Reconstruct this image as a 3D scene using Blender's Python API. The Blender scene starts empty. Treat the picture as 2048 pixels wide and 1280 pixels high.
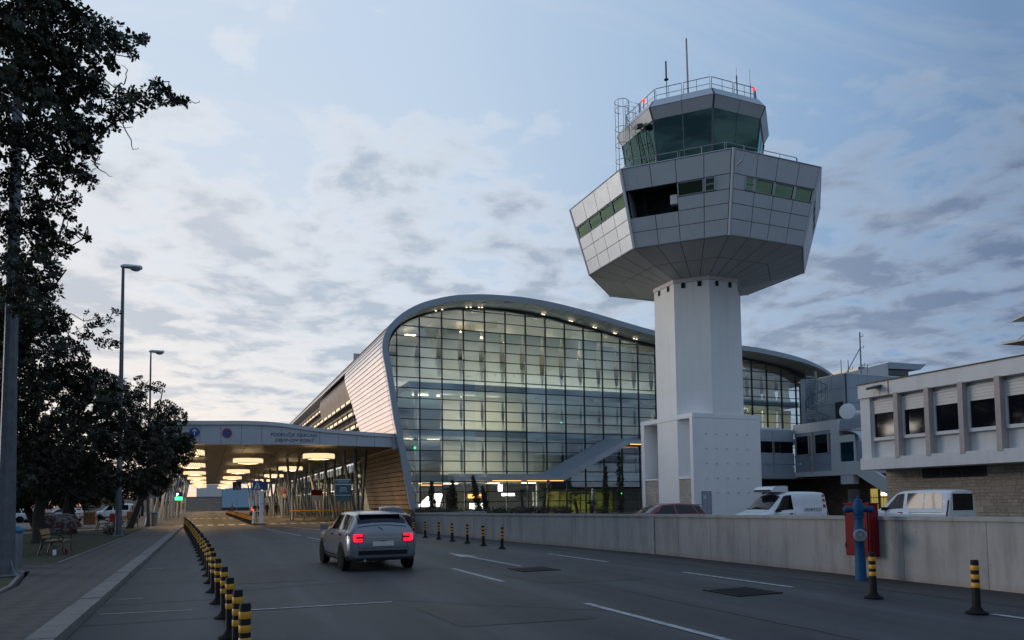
import bpy, bmesh, math, random
from mathutils import Vector, Matrix
R = math.radians
scene = bpy.context.scene
COL = scene.collection
random.seed(7)

# ------------------------------------------------------------------ helpers
def tag(o, label=None, cat=None, group=None, kind=None):
    if label: o['label'] = label
    if cat: o['category'] = cat
    if group: o['group'] = group
    if kind: o['kind'] = kind
    return o

def empty(name, loc=(0, 0, 0), rz=0.0, label=None, cat=None, group=None):
    o = bpy.data.objects.new(name, None); COL.objects.link(o)
    o.location = loc; o.rotation_euler = (0, 0, rz); o.empty_display_size = 0.3
    return tag(o, label, cat, group)

def copy_tree(o, parent=None):
    c = o.copy(); COL.objects.link(c)
    if parent is not None: c.parent = parent
    for ch in list(o.children): copy_tree(ch, c)
    return c

class MB:
    """collects faces, links them as ONE mesh object"""
    def __init__(s): s.v = []; s.f = []; s.m = []; s.mi = 0
    def add(s, vs, fs, mi=None):
        b = len(s.v); s.v += [tuple(v) for v in vs]
        for f in fs: s.f.append(tuple(i + b for i in f)); s.m.append(s.mi if mi is None else mi)
        return s
    def box(s, x0, x1, y0, y1, z0, z1, mi=None):
        v = [(x0,y0,z0),(x1,y0,z0),(x1,y1,z0),(x0,y1,z0),(x0,y0,z1),(x1,y0,z1),(x1,y1,z1),(x0,y1,z1)]
        return s.add(v, [(3,2,1,0),(4,5,6,7),(0,1,5,4),(1,2,6,5),(2,3,7,6),(3,0,4,7)], mi)
    def obox(s, c, size, mat=None, mi=None):
        M = mat or Matrix.Identity(3); c = Vector(c); hx, hy, hz = [a/2 for a in size]
        v = [c + M @ Vector((x*hx, y*hy, z*hz)) for z in (-1,1) for x,y in ((-1,-1),(1,-1),(1,1),(-1,1))]
        return s.add(v, [(3,2,1,0),(4,5,6,7),(0,1,5,4),(1,2,6,5),(2,3,7,6),(3,0,4,7)], mi)
    def tube(s, pts, rad, seg=8, cap=True, mi=None):
        pts = [Vector(p) for p in pts]; n = len(pts)
        rs = rad if isinstance(rad, (list, tuple)) else [rad]*n
        vs = []; fs = []
        up = None
        for i, p in enumerate(pts):
            d = (pts[min(i+1,n-1)] - pts[max(i-1,0)])
            if d.length < 1e-9: d = Vector((0,0,1))
            d.normalize()
            a = Vector((0,0,1)) if abs(d.z) < .9 else Vector((1,0,0))
            if up is not None and (up - d*up.dot(d)).length > .2: a = up
            x = (a - d*a.dot(d)).normalized(); y = d.cross(x); up = x
            for k in range(seg):
                t = 2*math.pi*k/seg
                vs.append(p + (x*math.cos(t) + y*math.sin(t))*rs[i])
        for i in range(n-1):
            for k in range(seg):
                k2 = (k+1) % seg
                fs.append((i*seg+k, i*seg+k2, (i+1)*seg+k2, (i+1)*seg+k))
        if cap:
            fs.append(tuple(range(seg))[::-1]); fs.append(tuple((n-1)*seg+k for k in range(seg)))
        return s.add(vs, fs, mi)
    def lathe(s, prof, c=(0,0,0), seg=16, axis='z', mi=None):
        vs = []; fs = []; n = len(prof); c = Vector(c)
        for r, z in prof:
            for k in range(seg):
                t = 2*math.pi*k/seg; a, b = r*math.cos(t), r*math.sin(t)
                vs.append(c + (Vector((a,b,z)) if axis=='z' else Vector((z,a,b)) if axis=='x' else Vector((b,z,a))))
        for i in range(n-1):
            for k in range(seg):
                k2 = (k+1)%seg
                fs.append((i*seg+k, i*seg+k2, (i+1)*seg+k2, (i+1)*seg+k))
        if prof[0][0] > 1e-6: fs.append(tuple(range(seg))[::-1])
        if prof[-1][0] > 1e-6: fs.append(tuple((n-1)*seg+k for k in range(seg)))
        return s.add(vs, fs, mi)
    def prism(s, poly, f, d, mi=None):
        """poly 2d, f maps (a,b)->Vector, d extrusion vector"""
        n = len(poly); d = Vector(d); a = [Vector(f(*p)) for p in poly]
        vs = a + [p + d for p in a]
        return s.add(vs, [tuple(range(n)), tuple(range(2*n-1, n-1, -1))] + [(i, i+n, (i+1)%n+n, (i+1)%n) for i in range(n)], mi)
    def quad(s, a, b, c, d, mi=None): return s.add([a,b,c,d], [(0,1,2,3)], mi)
    def slab(s, a, b, c, d, t, mi=None):
        """panel with thickness t along its normal; a b c d counter-clockwise from outside"""
        a,b,c,d = [Vector(p) for p in (a,b,c,d)]
        n = (c-a).cross(d-b).normalized()*t
        return s.add([a,b,c,d,a+n,b+n,c+n,d+n], [(3,2,1,0),(4,5,6,7),(0,1,5,4),(1,2,6,5),(2,3,7,6),(3,0,4,7)], mi)
    def pieces(s, name, mats, parent, k, **kw):
        """link every run of k faces as its own object"""
        fs, ms, vs = s.f, s.m, s.v; out = []
        for i in range(0, len(fs), k):
            q = MB(); ids = sorted({v for f in fs[i:i+k] for v in f}); mp = {v: n for n, v in enumerate(ids)}
            q.v = [vs[v] for v in ids]; q.f = [tuple(mp[v] for v in f) for f in fs[i:i+k]]; q.m = ms[i:i+k]
            out.append(q.build(name, mats, parent, **kw))
        return out
    def build(s, name, mats, parent=None, smooth=None, fix=True):
        me = bpy.data.meshes.new(name); me.from_pydata(s.v, [], s.f)
        if not isinstance(mats, (list, tuple)): mats = [mats]
        for m in mats: me.materials.append(m)
        if len(mats) > 1: me.polygons.foreach_set('material_index', s.m)
        if fix:
            bm = bmesh.new(); bm.from_mesh(me); bmesh.ops.recalc_face_normals(bm, faces=bm.faces); bm.to_mesh(me); bm.free()
        if smooth:
            me.polygons.foreach_set('use_smooth', [True]*len(me.polygons))
            me.set_sharp_from_angle(angle=R(smooth))
        me.update()
        o = bpy.data.objects.new(name, me); COL.objects.link(o)
        if parent is not None: o.parent = parent
        return o

# ------------------------------------------------------------------ materials
class N:
    def __init__(s, name):
        s.mat = bpy.data.materials.new(name); s.mat.use_nodes = True
        s.t = s.mat.node_tree; s.n = s.t.nodes; s.n.clear()
        s.out = s.n.new('ShaderNodeOutputMaterial')
    def new(s, t, **kw):
        nd = s.n.new(t)
        for k, v in kw.items():
            if k in nd.inputs: s.set(nd, k, v)
            else: setattr(nd, k, v)
        return nd
    def set(s, nd, k, v):
        if hasattr(v, 'is_linked'): s.t.links.new(v, nd.inputs[k])
        else: nd.inputs[k].default_value = v
    def math(s, op, a, b=None, c=None, clamp=False):
        nd = s.n.new('ShaderNodeMath'); nd.operation = op; nd.use_clamp = clamp
        s.set(nd, 0, a)
        if b is not None: s.set(nd, 1, b)
        if c is not None: s.set(nd, 2, c)
        return nd.outputs[0]
    def mix(s, f, a, b):
        nd = s.n.new('ShaderNodeMix'); nd.data_type = 'RGBA'
        s.set(nd, 0, f)
        nd.inputs[0]
        for i, v in ((6, a), (7, b)):
            if hasattr(v, 'is_linked'): s.t.links.new(v, nd.inputs[i])
            else: nd.inputs[i].default_value = (*v, 1) if len(v) == 3 else v
        return nd.outputs[2]
    def ramp(s, f, stops, interp='LINEAR'):
        nd = s.n.new('ShaderNodeValToRGB'); s.set(nd, 0, f); cr = nd.color_ramp; cr.interpolation = interp
        while len(cr.elements) < len(stops): cr.elements.new(0.5)
        for e, (p, c) in zip(cr.elements, stops):
            e.position = p; e.color = (*c, 1) if hasattr(c, '__len__') else (c, c, c, 1)
        return nd.outputs[0]
    def pos(s): return s.new('ShaderNodeNewGeometry').outputs['Position']
    def obj(s): return s.new('ShaderNodeTexCoord').outputs['Object']
    def mapping(s, v, scale=(1,1,1), loc=(0,0,0), rot=(0,0,0)):
        nd = s.n.new('ShaderNodeMapping'); s.t.links.new(v, nd.inputs[0])
        nd.inputs['Scale'].default_value = scale; nd.inputs['Location'].default_value = loc; nd.inputs['Rotation'].default_value = rot
        return nd.outputs[0]
    def noise(s, v, scale, detail=4, rough=.55, dist=0):
        nd = s.new('ShaderNodeTexNoise'); s.t.links.new(v, nd.inputs['Vector'])
        nd.inputs['Scale'].default_value = scale; nd.inputs['Detail'].default_value = detail
        nd.inputs['Roughness'].default_value = rough; nd.inputs['Distortion'].default_value = dist
        return nd.outputs['Fac']
    def bump(s, h, strength=.3, dist=.02):
        nd = s.new('ShaderNodeBump', Strength=strength, Distance=dist); s.t.links.new(h, nd.inputs['Height']); return nd.outputs[0]
    def bsdf(s, color, rough=.6, metal=0.0, normal=None, spec=None, **kw):
        nd = s.new('ShaderNodeBsdfPrincipled')
        if hasattr(color, 'is_linked'): s.t.links.new(color, nd.inputs['Base Color'])
        else: nd.inputs['Base Color'].default_value = (*color, 1)
        s.set(nd, 'Roughness', rough); s.set(nd, 'Metallic', metal)
        if spec is not None: nd.inputs['Specular IOR Level'].default_value = spec
        if normal is not None: s.t.links.new(normal, nd.inputs['Normal'])
        for k, v in kw.items():
            s.set(nd, k.replace('_', ' '), v)
        s.t.links.new(nd.outputs[0], s.out.inputs[0])
        return nd

def mix3(c, k): return tuple(max(0, a*k) for a in c)

def surf(name, c, rough=.6, metal=0.0, var=.12, scale=2.0, bump=0.0, bscale=40, spec=None, streak=0.0, **kw):
    """plain painted / cast surface with soft mottling, optional fine bump and vertical weather streaks"""
    n = N(name); p = n.pos()
    f = n.noise(p, scale, 5, .6)
    col = n.mix(f, mix3(c, 1-var*1.6), mix3(c, 1+var*1.6))
    if streak:
        s2 = n.noise(n.mapping(p, (3.0, 3.0, .18)), 1.0, 4, .6)
        g = n.ramp(s2, [(.48, 0.0), (.75, 1.0)])
        col = n.mix(n.math('MULTIPLY', g, streak), col, mix3(c, .55))
    r = n.math('MULTIPLY_ADD', n.noise(p, scale*3, 3), .2, rough-.1, clamp=True)
    nm = n.bump(n.noise(p, bscale, 4, .6), .5, bump) if bump else None
    n.bsdf(col, r, metal, nm, spec, **kw)
    return n.mat

def emit(name, c, k):
    n = N(name); e = n.new('ShaderNodeEmission'); e.inputs[0].default_value = (*c, 1); e.inputs[1].default_value = k
    n.t.links.new(e.outputs[0], n.out.inputs[0]); return n.mat

def pane(name, tint, base=.08, grow=.75, rough=.02, refl=(1,1,1)):
    """thin architectural glass: see-through, reflecting more at grazing angles"""
    n = N(name)
    lw = n.new('ShaderNodeLayerWeight'); lw.inputs['Blend'].default_value = .5
    f = n.math('POWER', lw.outputs['Facing'], 4.0)
    f = n.math('MULTIPLY_ADD', f, grow, base, clamp=True)
    tr = n.new('ShaderNodeBsdfTransparent'); tr.inputs[0].default_value = (*tint, 1)
    gl = n.new('ShaderNodeBsdfGlossy'); gl.inputs['Roughness'].default_value = rough; gl.inputs[0].default_value = (*refl, 1)
    mx = n.new('ShaderNodeMixShader'); n.t.links.new(f, mx.inputs[0]); n.t.links.new(tr.outputs[0], mx.inputs[1]); n.t.links.new(gl.outputs[0], mx.inputs[2])
    n.t.links.new(mx.outputs[0], n.out.inputs[0]); return n.mat

M = {}
def asphalt(name, c, seam=False):
    n = N(name); p = n.pos()
    big = n.noise(p, .16, 5, .6); mid = n.noise(n.mapping(p, (1, .22, 1)), .9, 5, .65); fine = n.noise(p, 55, 3, .7); grit = n.noise(p, 160, 2, .7)
    col = n.mix(n.ramp(big, [(.3, 0.), (.7, 1.)]), mix3(c, .72), mix3(c, 1.35))
    col = n.mix(n.math('MULTIPLY', n.ramp(mid, [(.40, 0.), (.70, 1.)]), .7), col, mix3(c, .55))
    sp = n.noise(p, .55, 6, .7, .6)
    col = n.mix(n.math('MULTIPLY', n.ramp(sp, [(.58, 0.), (.66, 1.)]), .6), col, mix3(c, .48))
    col = n.mix(n.math('MULTIPLY', n.ramp(fine, [(.35, 1.), (.6, 0.)]), .35), col, mix3(c, .6))
    col = n.mix(n.math('MULTIPLY', n.ramp(grit, [(.55, 0.), (.75, 1.)]), .45), col, mix3(c, 1.7))
    # wheel paths polished paler, a darker drip line between them
    co = n.new('ShaderNodeSeparateXYZ'); n.t.links.new(p, co.inputs[0])
    wx_ = n.math('ADD', co.outputs[0], n.math('MULTIPLY', n.noise(p, .12, 3), 1.2))
    wv = n.math('SINE', n.math('MULTIPLY', wx_, 3.3))
    tr = n.math('MULTIPLY', n.ramp(wv, [(.3, 0.), (.9, 1.)]), n.ramp(n.noise(n.mapping(p, (1.5, .12, 1)), 1.0, 4), [(.35, 0.), (.6, 1.)]))
    col = n.mix(n.math('MULTIPLY', tr, .55), col, mix3(c, 1.75))
    dk = n.math('MULTIPLY', n.ramp(n.math('MULTIPLY', wv, -1.0), [(.55, 0.), (1., 1.)]), n.ramp(n.noise(n.mapping(p, (2.5, .3, 1)), 1.2, 5), [(.42, 0.), (.62, 1.)]))
    col = n.mix(n.math('MULTIPLY', dk, .55), col, mix3(c, .42))
    # hairline cracks
    vo = n.new('ShaderNodeTexVoronoi', feature='DISTANCE_TO_EDGE'); vo.inputs['Scale'].default_value = .22
    wob = n.new('ShaderNodeVectorMath', operation='MULTIPLY_ADD')
    nz = n.new('ShaderNodeTexNoise'); n.t.links.new(p, nz.inputs['Vector']); nz.inputs['Scale'].default_value = 1.3; nz.inputs['Detail'].default_value = 5
    n.t.links.new(nz.outputs['Color'], wob.inputs[0]); wob.inputs[1].default_value = (1.6, 1.6, 0); n.t.links.new(p, wob.inputs[2])
    n.t.links.new(wob.outputs[0], vo.inputs['Vector'])
    cr = n.math('MULTIPLY', n.ramp(vo.outputs['Distance'], [(.0, 1.), (.006, 0.)]), n.ramp(n.noise(p, .3, 3), [(.5, 0.), (.6, .7)]))
    col = n.mix(cr, col, mix3(c, .35))
    h = n.math('ADD', n.math('MULTIPLY', fine, .6), n.math('MULTIPLY', grit, .5))
    r = n.math('MULTIPLY_ADD', big, .25, .55)
    n.bsdf(col, r, 0, n.bump(h, .6, .006), .35)
    return n.mat
M['asphalt'] = asphalt('asphalt', (.040, .0435, .048))
M['asphalt_edge'] = asphalt('dark_asphalt', (.036, .035, .036))
M['lane'] = asphalt('lane_surface', (.047, .051, .056))
M['yard'] = asphalt('yard_surface', (.09, .09, .088))
def paint_mat():
    n = N('road_paint'); p = n.pos()
    w = n.ramp(n.noise(p, 9, 6, .75), [(.33, .0), (.55, 1.)])
    n.bsdf(n.mix(w, (.08, .085, .09), (.36, .38, .40)), .6, 0, n.bump(n.noise(p, 90, 3), .4, .004)); return n.mat
M['paint'] = paint_mat()
def pavers():
    n = N('sidewalk_pavers'); p = n.mapping(n.pos(), (1, 1, 1), rot=(0, 0, R(0)))
    b = n.new('ShaderNodeTexBrick'); n.t.links.new(p, b.inputs['Vector'])
    b.inputs['Color1'].default_value = (.036, .033, .033, 1); b.inputs['Color2'].default_value = (.015, .0155, .018, 1); b.inputs['Mortar'].default_value = (.03, .03, .03, 1)
    b.inputs['Scale'].default_value = 1; b.inputs['Mortar Size'].default_value = .012; b.inputs['Brick Width'].default_value = .42; b.inputs['Row Height'].default_value = .21; b.inputs['Bias'].default_value = -.1
    ck = n.new('ShaderNodeTexChecker'); n.t.links.new(n.mapping(p, (1, 1, 1), rot=(0, 0, R(45))), ck.inputs['Vector']); ck.inputs['Scale'].default_value = 3.3
    col = n.mix(n.math('MULTIPLY', ck.outputs['Fac'], .7), b.outputs['Color'], (.070, .065, .062))
    col = n.mix(n.math('MULTIPLY', n.noise(p, .9, 5), .5), col, (.05, .052, .055))
    n.bsdf(col, .7, 0, n.bump(n.math('MULTIPLY_ADD', b.outputs['Fac'], -1.0, 1.0), .5, .01)); return n.mat
M['pavers'] = pavers()
def stone_mat(name, c1, c2, mort, sc, w=.62, h=.3):
    n = N(name); p = n.pos()
    co = n.new('ShaderNodeSeparateXYZ'); n.t.links.new(p, co.inputs[0])
    u = n.math('ADD', co.outputs[0], co.outputs[1])
    # rows of uneven height and blocks of uneven length: rubble ashlar
    nz = n.noise(p, .9, 2)
    cmb = n.new('ShaderNodeCombineXYZ'); n.t.links.new(u, cmb.inputs[0])
    n.t.links.new(n.math('ADD', co.outputs[2], n.math('MULTIPLY', nz, .1)), cmb.inputs[1])
    def brick(sq, off, ww, hh):
        b = n.new('ShaderNodeTexBrick'); n.t.links.new(cmb.outputs[0], b.inputs['Vector'])
        b.squash = sq; b.squash_frequency = 3; b.offset = off; b.offset_frequency = 2
        b.inputs['Color1'].default_value = (*c1, 1); b.inputs['Color2'].default_value = (*c2, 1); b.inputs['Mortar'].default_value = (*mort, 1)
        b.inputs['Scale'].default_value = sc; b.inputs['Mortar Size'].default_value = .012; b.inputs['Mortar Smooth'].default_value = .3
        b.inputs['Brick Width'].default_value = ww; b.inputs['Row Height'].default_value = hh; return b
    b1 = brick(1.7, .37, w, h); b2 = brick(.6, .61, w*.62, h*.5)
    sel = n.ramp(n.noise(n.mapping(cmb.outputs[0], (.7, 1.4, 1)), 1.1, 1), [(.49, 0.), (.5, 1.)])
    col = n.mix(sel, b1.outputs['Color'], b2.outputs['Color'])
    fac = n.mix(sel, b1.outputs['Fac'], b2.outputs['Fac'])
    vn = n.noise(p, 4.5, 6, .7)
    col = n.mix(n.math('MULTIPLY', vn, .75), col, mix3(c2, .6))
    hh = n.math('ADD', n.math('MULTIPLY', fac, -1.0), n.math('MULTIPLY', vn, .9))
    n.bsdf(col, .85, 0, n.bump(hh, .8, .05)); return n.mat
M['stone'] = stone_mat('rubble_stone', (.62, .53, .43), (.44, .37, .30), (.22, .18, .15), 1.0)
M['stone_pale'] = stone_mat('pale_stone', (.62, .57, .5), (.45, .41, .36), (.3, .27, .24), 1.6)
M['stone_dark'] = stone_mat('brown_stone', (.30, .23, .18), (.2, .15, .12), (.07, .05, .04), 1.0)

def concrete_wall():
    n = N('cast_concrete'); p = n.pos()
    co = n.new('ShaderNodeSeparateXYZ'); n.t.links.new(p, co.inputs[0])
    c = (.335, .335, .33)
    a = n.noise(p, .7, 6, .65); b = n.noise(n.mapping(p, (2.2, 2.2, .35)), 1.4, 5, .65); fn = n.noise(p, 30, 4, .7)
    col = n.mix(a, mix3(c, .78), mix3(c, 1.2))
    col = n.mix(n.math('MULTIPLY', n.ramp(b, [(.47, 0.), (.72, 1.)]), .75), col, (.19, .18, .17))
    pits = n.ramp(n.noise(p, 17, 2, .5), [(.27, 1.), (.31, 0.)])
    col = n.mix(n.math('MULTIPLY', pits, .55), col, (.14, .13, .12))
    # soil splash along the foot of the wall, mottled
    foot = n.math('MULTIPLY', n.ramp(co.outputs[2], [(.0, 1.), (.16, 0.)]), n.noise(p, 3, 4))
    col = n.mix(foot, col, (.27, .2, .15))
    n.bsdf(col, .8, 0, n.bump(n.math('ADD', n.math('MULTIPLY', fn, .5), n.math('MULTIPLY', pits, -.8)), .5, .008)); return n.mat
M['concrete'] = concrete_wall()
M['kerb'] = surf('kerb_stone', (.16, .158, .152), .8, var=.22, scale=3, bump=.006)
M['kerb_joint'] = surf('kerb_joint', (.08, .08, .08), .9)
M['white'] = surf('white_render', (.80, .82, .83), .75, var=.05, scale=.6, bump=.003, bscale=60, streak=.10)
M['grey_white'] = surf('weathered_white_render', (.78, .81, .80), .78, var=.05, scale=.5, bump=.003, bscale=60, streak=.16)
M['panel'] = surf('tower_panel', (.48, .52, .55), .42, .3, var=.06, scale=.35, streak=.10)
M['panel_back'] = surf('panel_joint', (.07, .075, .08), .7)
M['soffit'] = surf('soffit_panel', (.56, .55, .53), .55, .1, var=.08, scale=.5)
M['alu'] = surf('aluminium', (.50, .53, .56), .36, .6, var=.06, scale=.8)
M['alu_blue'] = surf('blue_grey_panel', (.33, .39, .46), .45, .25, var=.06, scale=.6)
M['fascia'] = surf('fascia_panel', (.46, .50, .55), .4, .35, var=.05, scale=.5, streak=.08)
M['mullion'] = surf('mullion_steel', (.045, .055, .07), .45, .5, var=.1)
M['steel'] = surf('galvanised_steel', (.27, .30, .33), .5, .4, var=.22, scale=5)
M['pole_steel'] = surf('weathered_pole_steel', (.13, .145, .165), .6, .3, var=.3, scale=5, streak=.25)
M['dark_steel'] = surf('dark_steel', (.07, .078, .09), .5, .4, var=.15)
M['black'] = surf('black_plastic', (.014, .014, .015), .6, spec=.15, var=.2, scale=8)
M['rubber'] = surf('rubber', (.013, .013, .013), .85, spec=.12, var=.2, scale=8)
M['yellow'] = surf('yellow_tape', (.62, .30, .02), .45, var=.18, scale=12)
M['red'] = surf('red_paint', (.17, .008, .012), .55, spec=.2, var=.10, scale=4, streak=.12)
M['blue'] = surf('blue_paint', (.010, .066, .155), .55, spec=.2, var=.18, scale=9)
M['clad'] = surf('metal_cladding', (.92, .82, .76), .34, .88, var=.05, scale=.4)
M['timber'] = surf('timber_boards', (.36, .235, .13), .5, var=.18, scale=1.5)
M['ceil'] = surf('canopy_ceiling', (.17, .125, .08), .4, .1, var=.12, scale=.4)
M['clad_lip'] = surf('cladding_joint', (.30, .22, .17), .6)
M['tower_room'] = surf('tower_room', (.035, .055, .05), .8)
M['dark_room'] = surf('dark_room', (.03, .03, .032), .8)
M['dark_glass'] = (lambda n: (n.bsdf((.005, .007, .011), .05, 0, n.bump(n.noise(n.pos(), .5, 2), .04, .04), .4), n.mat)[1])(N('dark_window_glass'))
M['teal_glass'] = (lambda n: (n.bsdf((.006, .035, .055), .06, 0, None, .5), n.mat)[1])(N('blue_window_glass'))
M['green_glass'] = pane('tower_window_glass', (.16, .34, .26), .17, .7, .03, (.50, .75, .50))
M['cab_glass'] = pane('cab_glass', (.22, .50, .45), .10, .75, .02, (.50, .85, .75))
M['facade_glass'] = pane('facade_glass', (.86, .93, .93), .20, .6, .015, (.75, .86, .92))
M['blind'] = surf('roller_blind_housing', (.66, .64, .60), .5, var=.06, scale=2)
M['floor_slab'] = surf('slab_edge', (.36, .44, .50), .5, var=.05)
M['inner_wall'] = surf('interior_wall', (.60, .61, .57), .8, var=.08, scale=.3)
M['inner_green'] = surf('lime_interior_wall', (.27, .28, .05), .7, var=.1, scale=.4)
M['lamp_warm'] = emit('warm_tube_light', (1, .80, .52), 11)
M['lamp_small'] = emit('small_downlight', (1, .82, .55), 3.5)
M['lamp_white'] = emit('white_light_panel', (1, .93, .8), 7)
M['red_glow'] = emit('red_lamp', (1, .04, .03), 2.6)
M['tail_glow'] = emit('tail_light_glow', (1, .012, .035), 2.2)
M['green_glow'] = emit('green_lamp', (.03, 1, .25), 5)
M['orange_glow'] = emit('orange_light', (1, .42, .1), 3)
M['screen_blue'] = emit('blue_lit_board', (.12, .22, .38), .45)
def ring_mat():
    n = N('crystal_ring_glow'); p = n.obj()
    co = n.new('ShaderNodeSeparateXYZ'); n.t.links.new(p, co.inputs[0])
    an = n.math('ARCTAN2', co.outputs[1], co.outputs[0])
    a = n.math('SINE', n.math('MULTIPLY_ADD', an, 36, n.math('MULTIPLY', co.outputs[2], 19)))
    b = n.math('SINE', n.math('MULTIPLY_ADD', an, 36, n.math('MULTIPLY', co.outputs[2], -19)))
    f = n.ramp(n.math('MULTIPLY', n.math('ADD', a, b), .25), [(.0, .22), (.3, 1.)])
    e = n.new('ShaderNodeEmission'); e.inputs[0].default_value = (1, .74, .42, 1)
    n.t.links.new(n.math('MULTIPLY', f, 2.6), e.inputs[1]); n.t.links.new(e.outputs[0], n.out.inputs[0]); return n.mat
M['ring'] = ring_mat()
def screen_mat(name, c, tr):
    n = N(name); d = n.new('ShaderNodeBsdfDiffuse'); d.inputs[0].default_value = (*c, 1)
    t = n.new('ShaderNodeBsdfTranslucent'); t.inputs[0].default_value = (*tr, 1)
    x = n.new('ShaderNodeMixShader'); x.inputs[0].default_value = .45
    n.t.links.new(d.outputs[0], x.inputs[1]); n.t.links.new(t.outputs[0], x.inputs[2]); n.t.links.new(x.outputs[0], n.out.inputs[0]); return n.mat
M['sail'] = screen_mat('fabric_sail', (.68, .72, .72), (.66, .68, .60))
def grass_mat():
    n = N('lawn'); p = n.pos()
    a = n.noise(p, .5, 5, .65); b = n.noise(p, 18, 4, .7)
    col = n.mix(a, (.016, .028, .008), (.036, .048, .015)); col = n.mix(n.math('MULTIPLY', b, .7), col, (.010, .016, .006))
    n.bsdf(col, .9, 0, n.bump(b, .9, .06)); return n.mat
M['grass'] = grass_mat()
M['soil'] = surf('bare_ground', (.09, .075, .06), .9, var=.3, scale=1.2, bump=.01)
M['bark'] = surf('tree_bark', (.045, .036, .03), .9, var=.4, scale=6, bump=.03, bscale=14)
def leaf(name, c1, c2):
    n = N(name); p = n.pos()
    col = n.mix(n.ramp(n.noise(p, 1.1, 3), [(.35, 0.), (.65, 1.)]), c1, c2)
    d = n.new('ShaderNodeBsdfPrincipled'); n.t.links.new(col, d.inputs['Base Color']); d.inputs['Roughness'].default_value = .55
    t = n.new('ShaderNodeBsdfTranslucent'); n.t.links.new(col, t.inputs[0])
    x = n.new('ShaderNodeMixShader'); x.inputs[0].default_value = .12
    n.t.links.new(d.outputs[0], x.inputs[1]); n.t.links.new(t.outputs[0], x.inputs[2]); n.t.links.new(x.outputs[0], n.out.inputs[0]); return n.mat
M['oak'] = leaf('oak_leaf', (.022, .032, .015), (.036, .044, .018))
M['oak_dark'] = leaf('evergreen_oak_leaf', (.014, .022, .010), (.030, .034, .014))
M['cypress'] = leaf('cypress_leaf', (.03, .045, .02), (.06, .06, .025))
M['palm'] = leaf('palm_leaf', (.03, .05, .022), (.06, .075, .03))
M['hedge'] = leaf('hedge_leaf', (.03, .045, .02), (.08, .07, .04))
M['flower'] = leaf('pink_hedge_leaf', (.12, .06, .07), (.06, .05, .03))
def car_paint(name, c, metal=.3):
    n = N(name); p = n.pos()
    f = n.noise(p, 2.5, 4); dirt = n.noise(p, 7, 5, .7)
    col = n.mix(n.math('MULTIPLY', n.ramp(dirt, [(.5, 0.), (.8, 1.)]), .25), c, mix3(c, .6))
    nd = n.bsdf(col, n.math('MULTIPLY_ADD', f, .15, .22), metal)
    nd.inputs['Coat Weight'].default_value = .7; nd.inputs['Coat Roughness'].default_value = .06; return n.mat
M['car_silver'] = car_paint('silver_car_paint', (.19, .215, .25), .45)
M['car_white'] = car_paint('white_car_paint', (.72, .74, .76), 0)
M['car_red'] = car_paint('red_car_paint', (.20, .012, .022), .25)
M['car_dark'] = car_paint('dark_car_paint', (.035, .045, .06), .4)
M['car_glass'] = pane('car_glass', (.32, .38, .36), .10, .8)
M['car_inside'] = surf('car_interior', (.03, .03, .032), .8)
M['tail'] = (lambda n: (n.bsdf((.16, .006, .012), .15, 0, None, .6), n.mat)[1])(N('red_lamp_lens'))
M['headlamp'] = (lambda n: (n.bsdf((.5, .52, .55), .12, .4), n.mat)[1])(N('headlamp_lens'))
M['chrome'] = (lambda n: (n.bsdf((.6, .6, .6), .2, 1.0), n.mat)[1])(N('chrome'))
M['plate'] = surf('number_plate', (.6, .6, .58), .5)
M['sign_blue'] = surf('sign_blue', (.015, .085, .33), .4, var=.06)
M['sign_white'] = surf('sign_white', (.62, .62, .62), .45, var=.06)
M['sign_red'] = surf('sign_red', (.42, .03, .03), .4, var=.06)
M['letters'] = surf('black_letters', (.035, .04, .05), .5)
M['wood'] = surf('bench_wood', (.27, .155, .06), .6, var=.25, scale=6)
M['iron'] = surf('cast_iron', (.014, .024, .022), .5, .3, var=.2)
M['blue_bag'] = surf('blue_plastic_bag', (.03, .2, .35), .35, var=.2, scale=8)
M['rust'] = surf('rusty_flashing', (.13, .085, .06), .8, var=.3, scale=4)
M['rust_stain'] = surf('rust_stain', (.38, .2, .08), .85, var=.3, scale=9)
M['pillar'] = surf('pinkish_pillar', (.44, .385, .36), .8, var=.12, scale=3, bump=.004)
M['offwhite'] = surf('offwhite_render', (.68, .68, .67), .8, var=.07, scale=.7, bump=.003, streak=.22)
M['skin'] = surf('skin', (.36, .22, .16), .6)
M['cloth_dark'] = surf('dark_clothing', (.02, .022, .028), .8)
M['cloth_mid'] = surf('brown_clothing', (.09, .05, .04), .8)
# ------------------------------------------------------------------ camera
def cam():
    f, pitch, roll, yaw = 1450.0, R(3.28), 0.0125, R(22.785326)
    y0, H = 918.28, 1.66
    F = Vector((math.sin(yaw)*math.cos(pitch), math.cos(yaw)*math.cos(pitch), math.sin(pitch)))
    Rt = Vector((math.cos(yaw), -math.sin(yaw), 0)); U = Rt.cross(F)
    c, s = math.cos(roll), math.sin(roll)
    R2 = c*Rt - s*U; U2 = s*Rt + c*U
    cd = bpy.data.cameras.new('camera'); co = bpy.data.objects.new('camera', cd); COL.objects.link(co)
    m = Matrix((R2, U2, -F)).transposed().to_4x4(); m.translation = Vector((0, 0, H))
    co.matrix_world = m
    cd.sensor_fit = 'HORIZONTAL'; cd.sensor_width = 36; cd.lens = f/2048*36
    cd.shift_x = 0; cd.shift_y = (y0-640)/2048
    cd.clip_end = 6000; cd.clip_start = .05
    scene.camera = co
cam()

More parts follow.
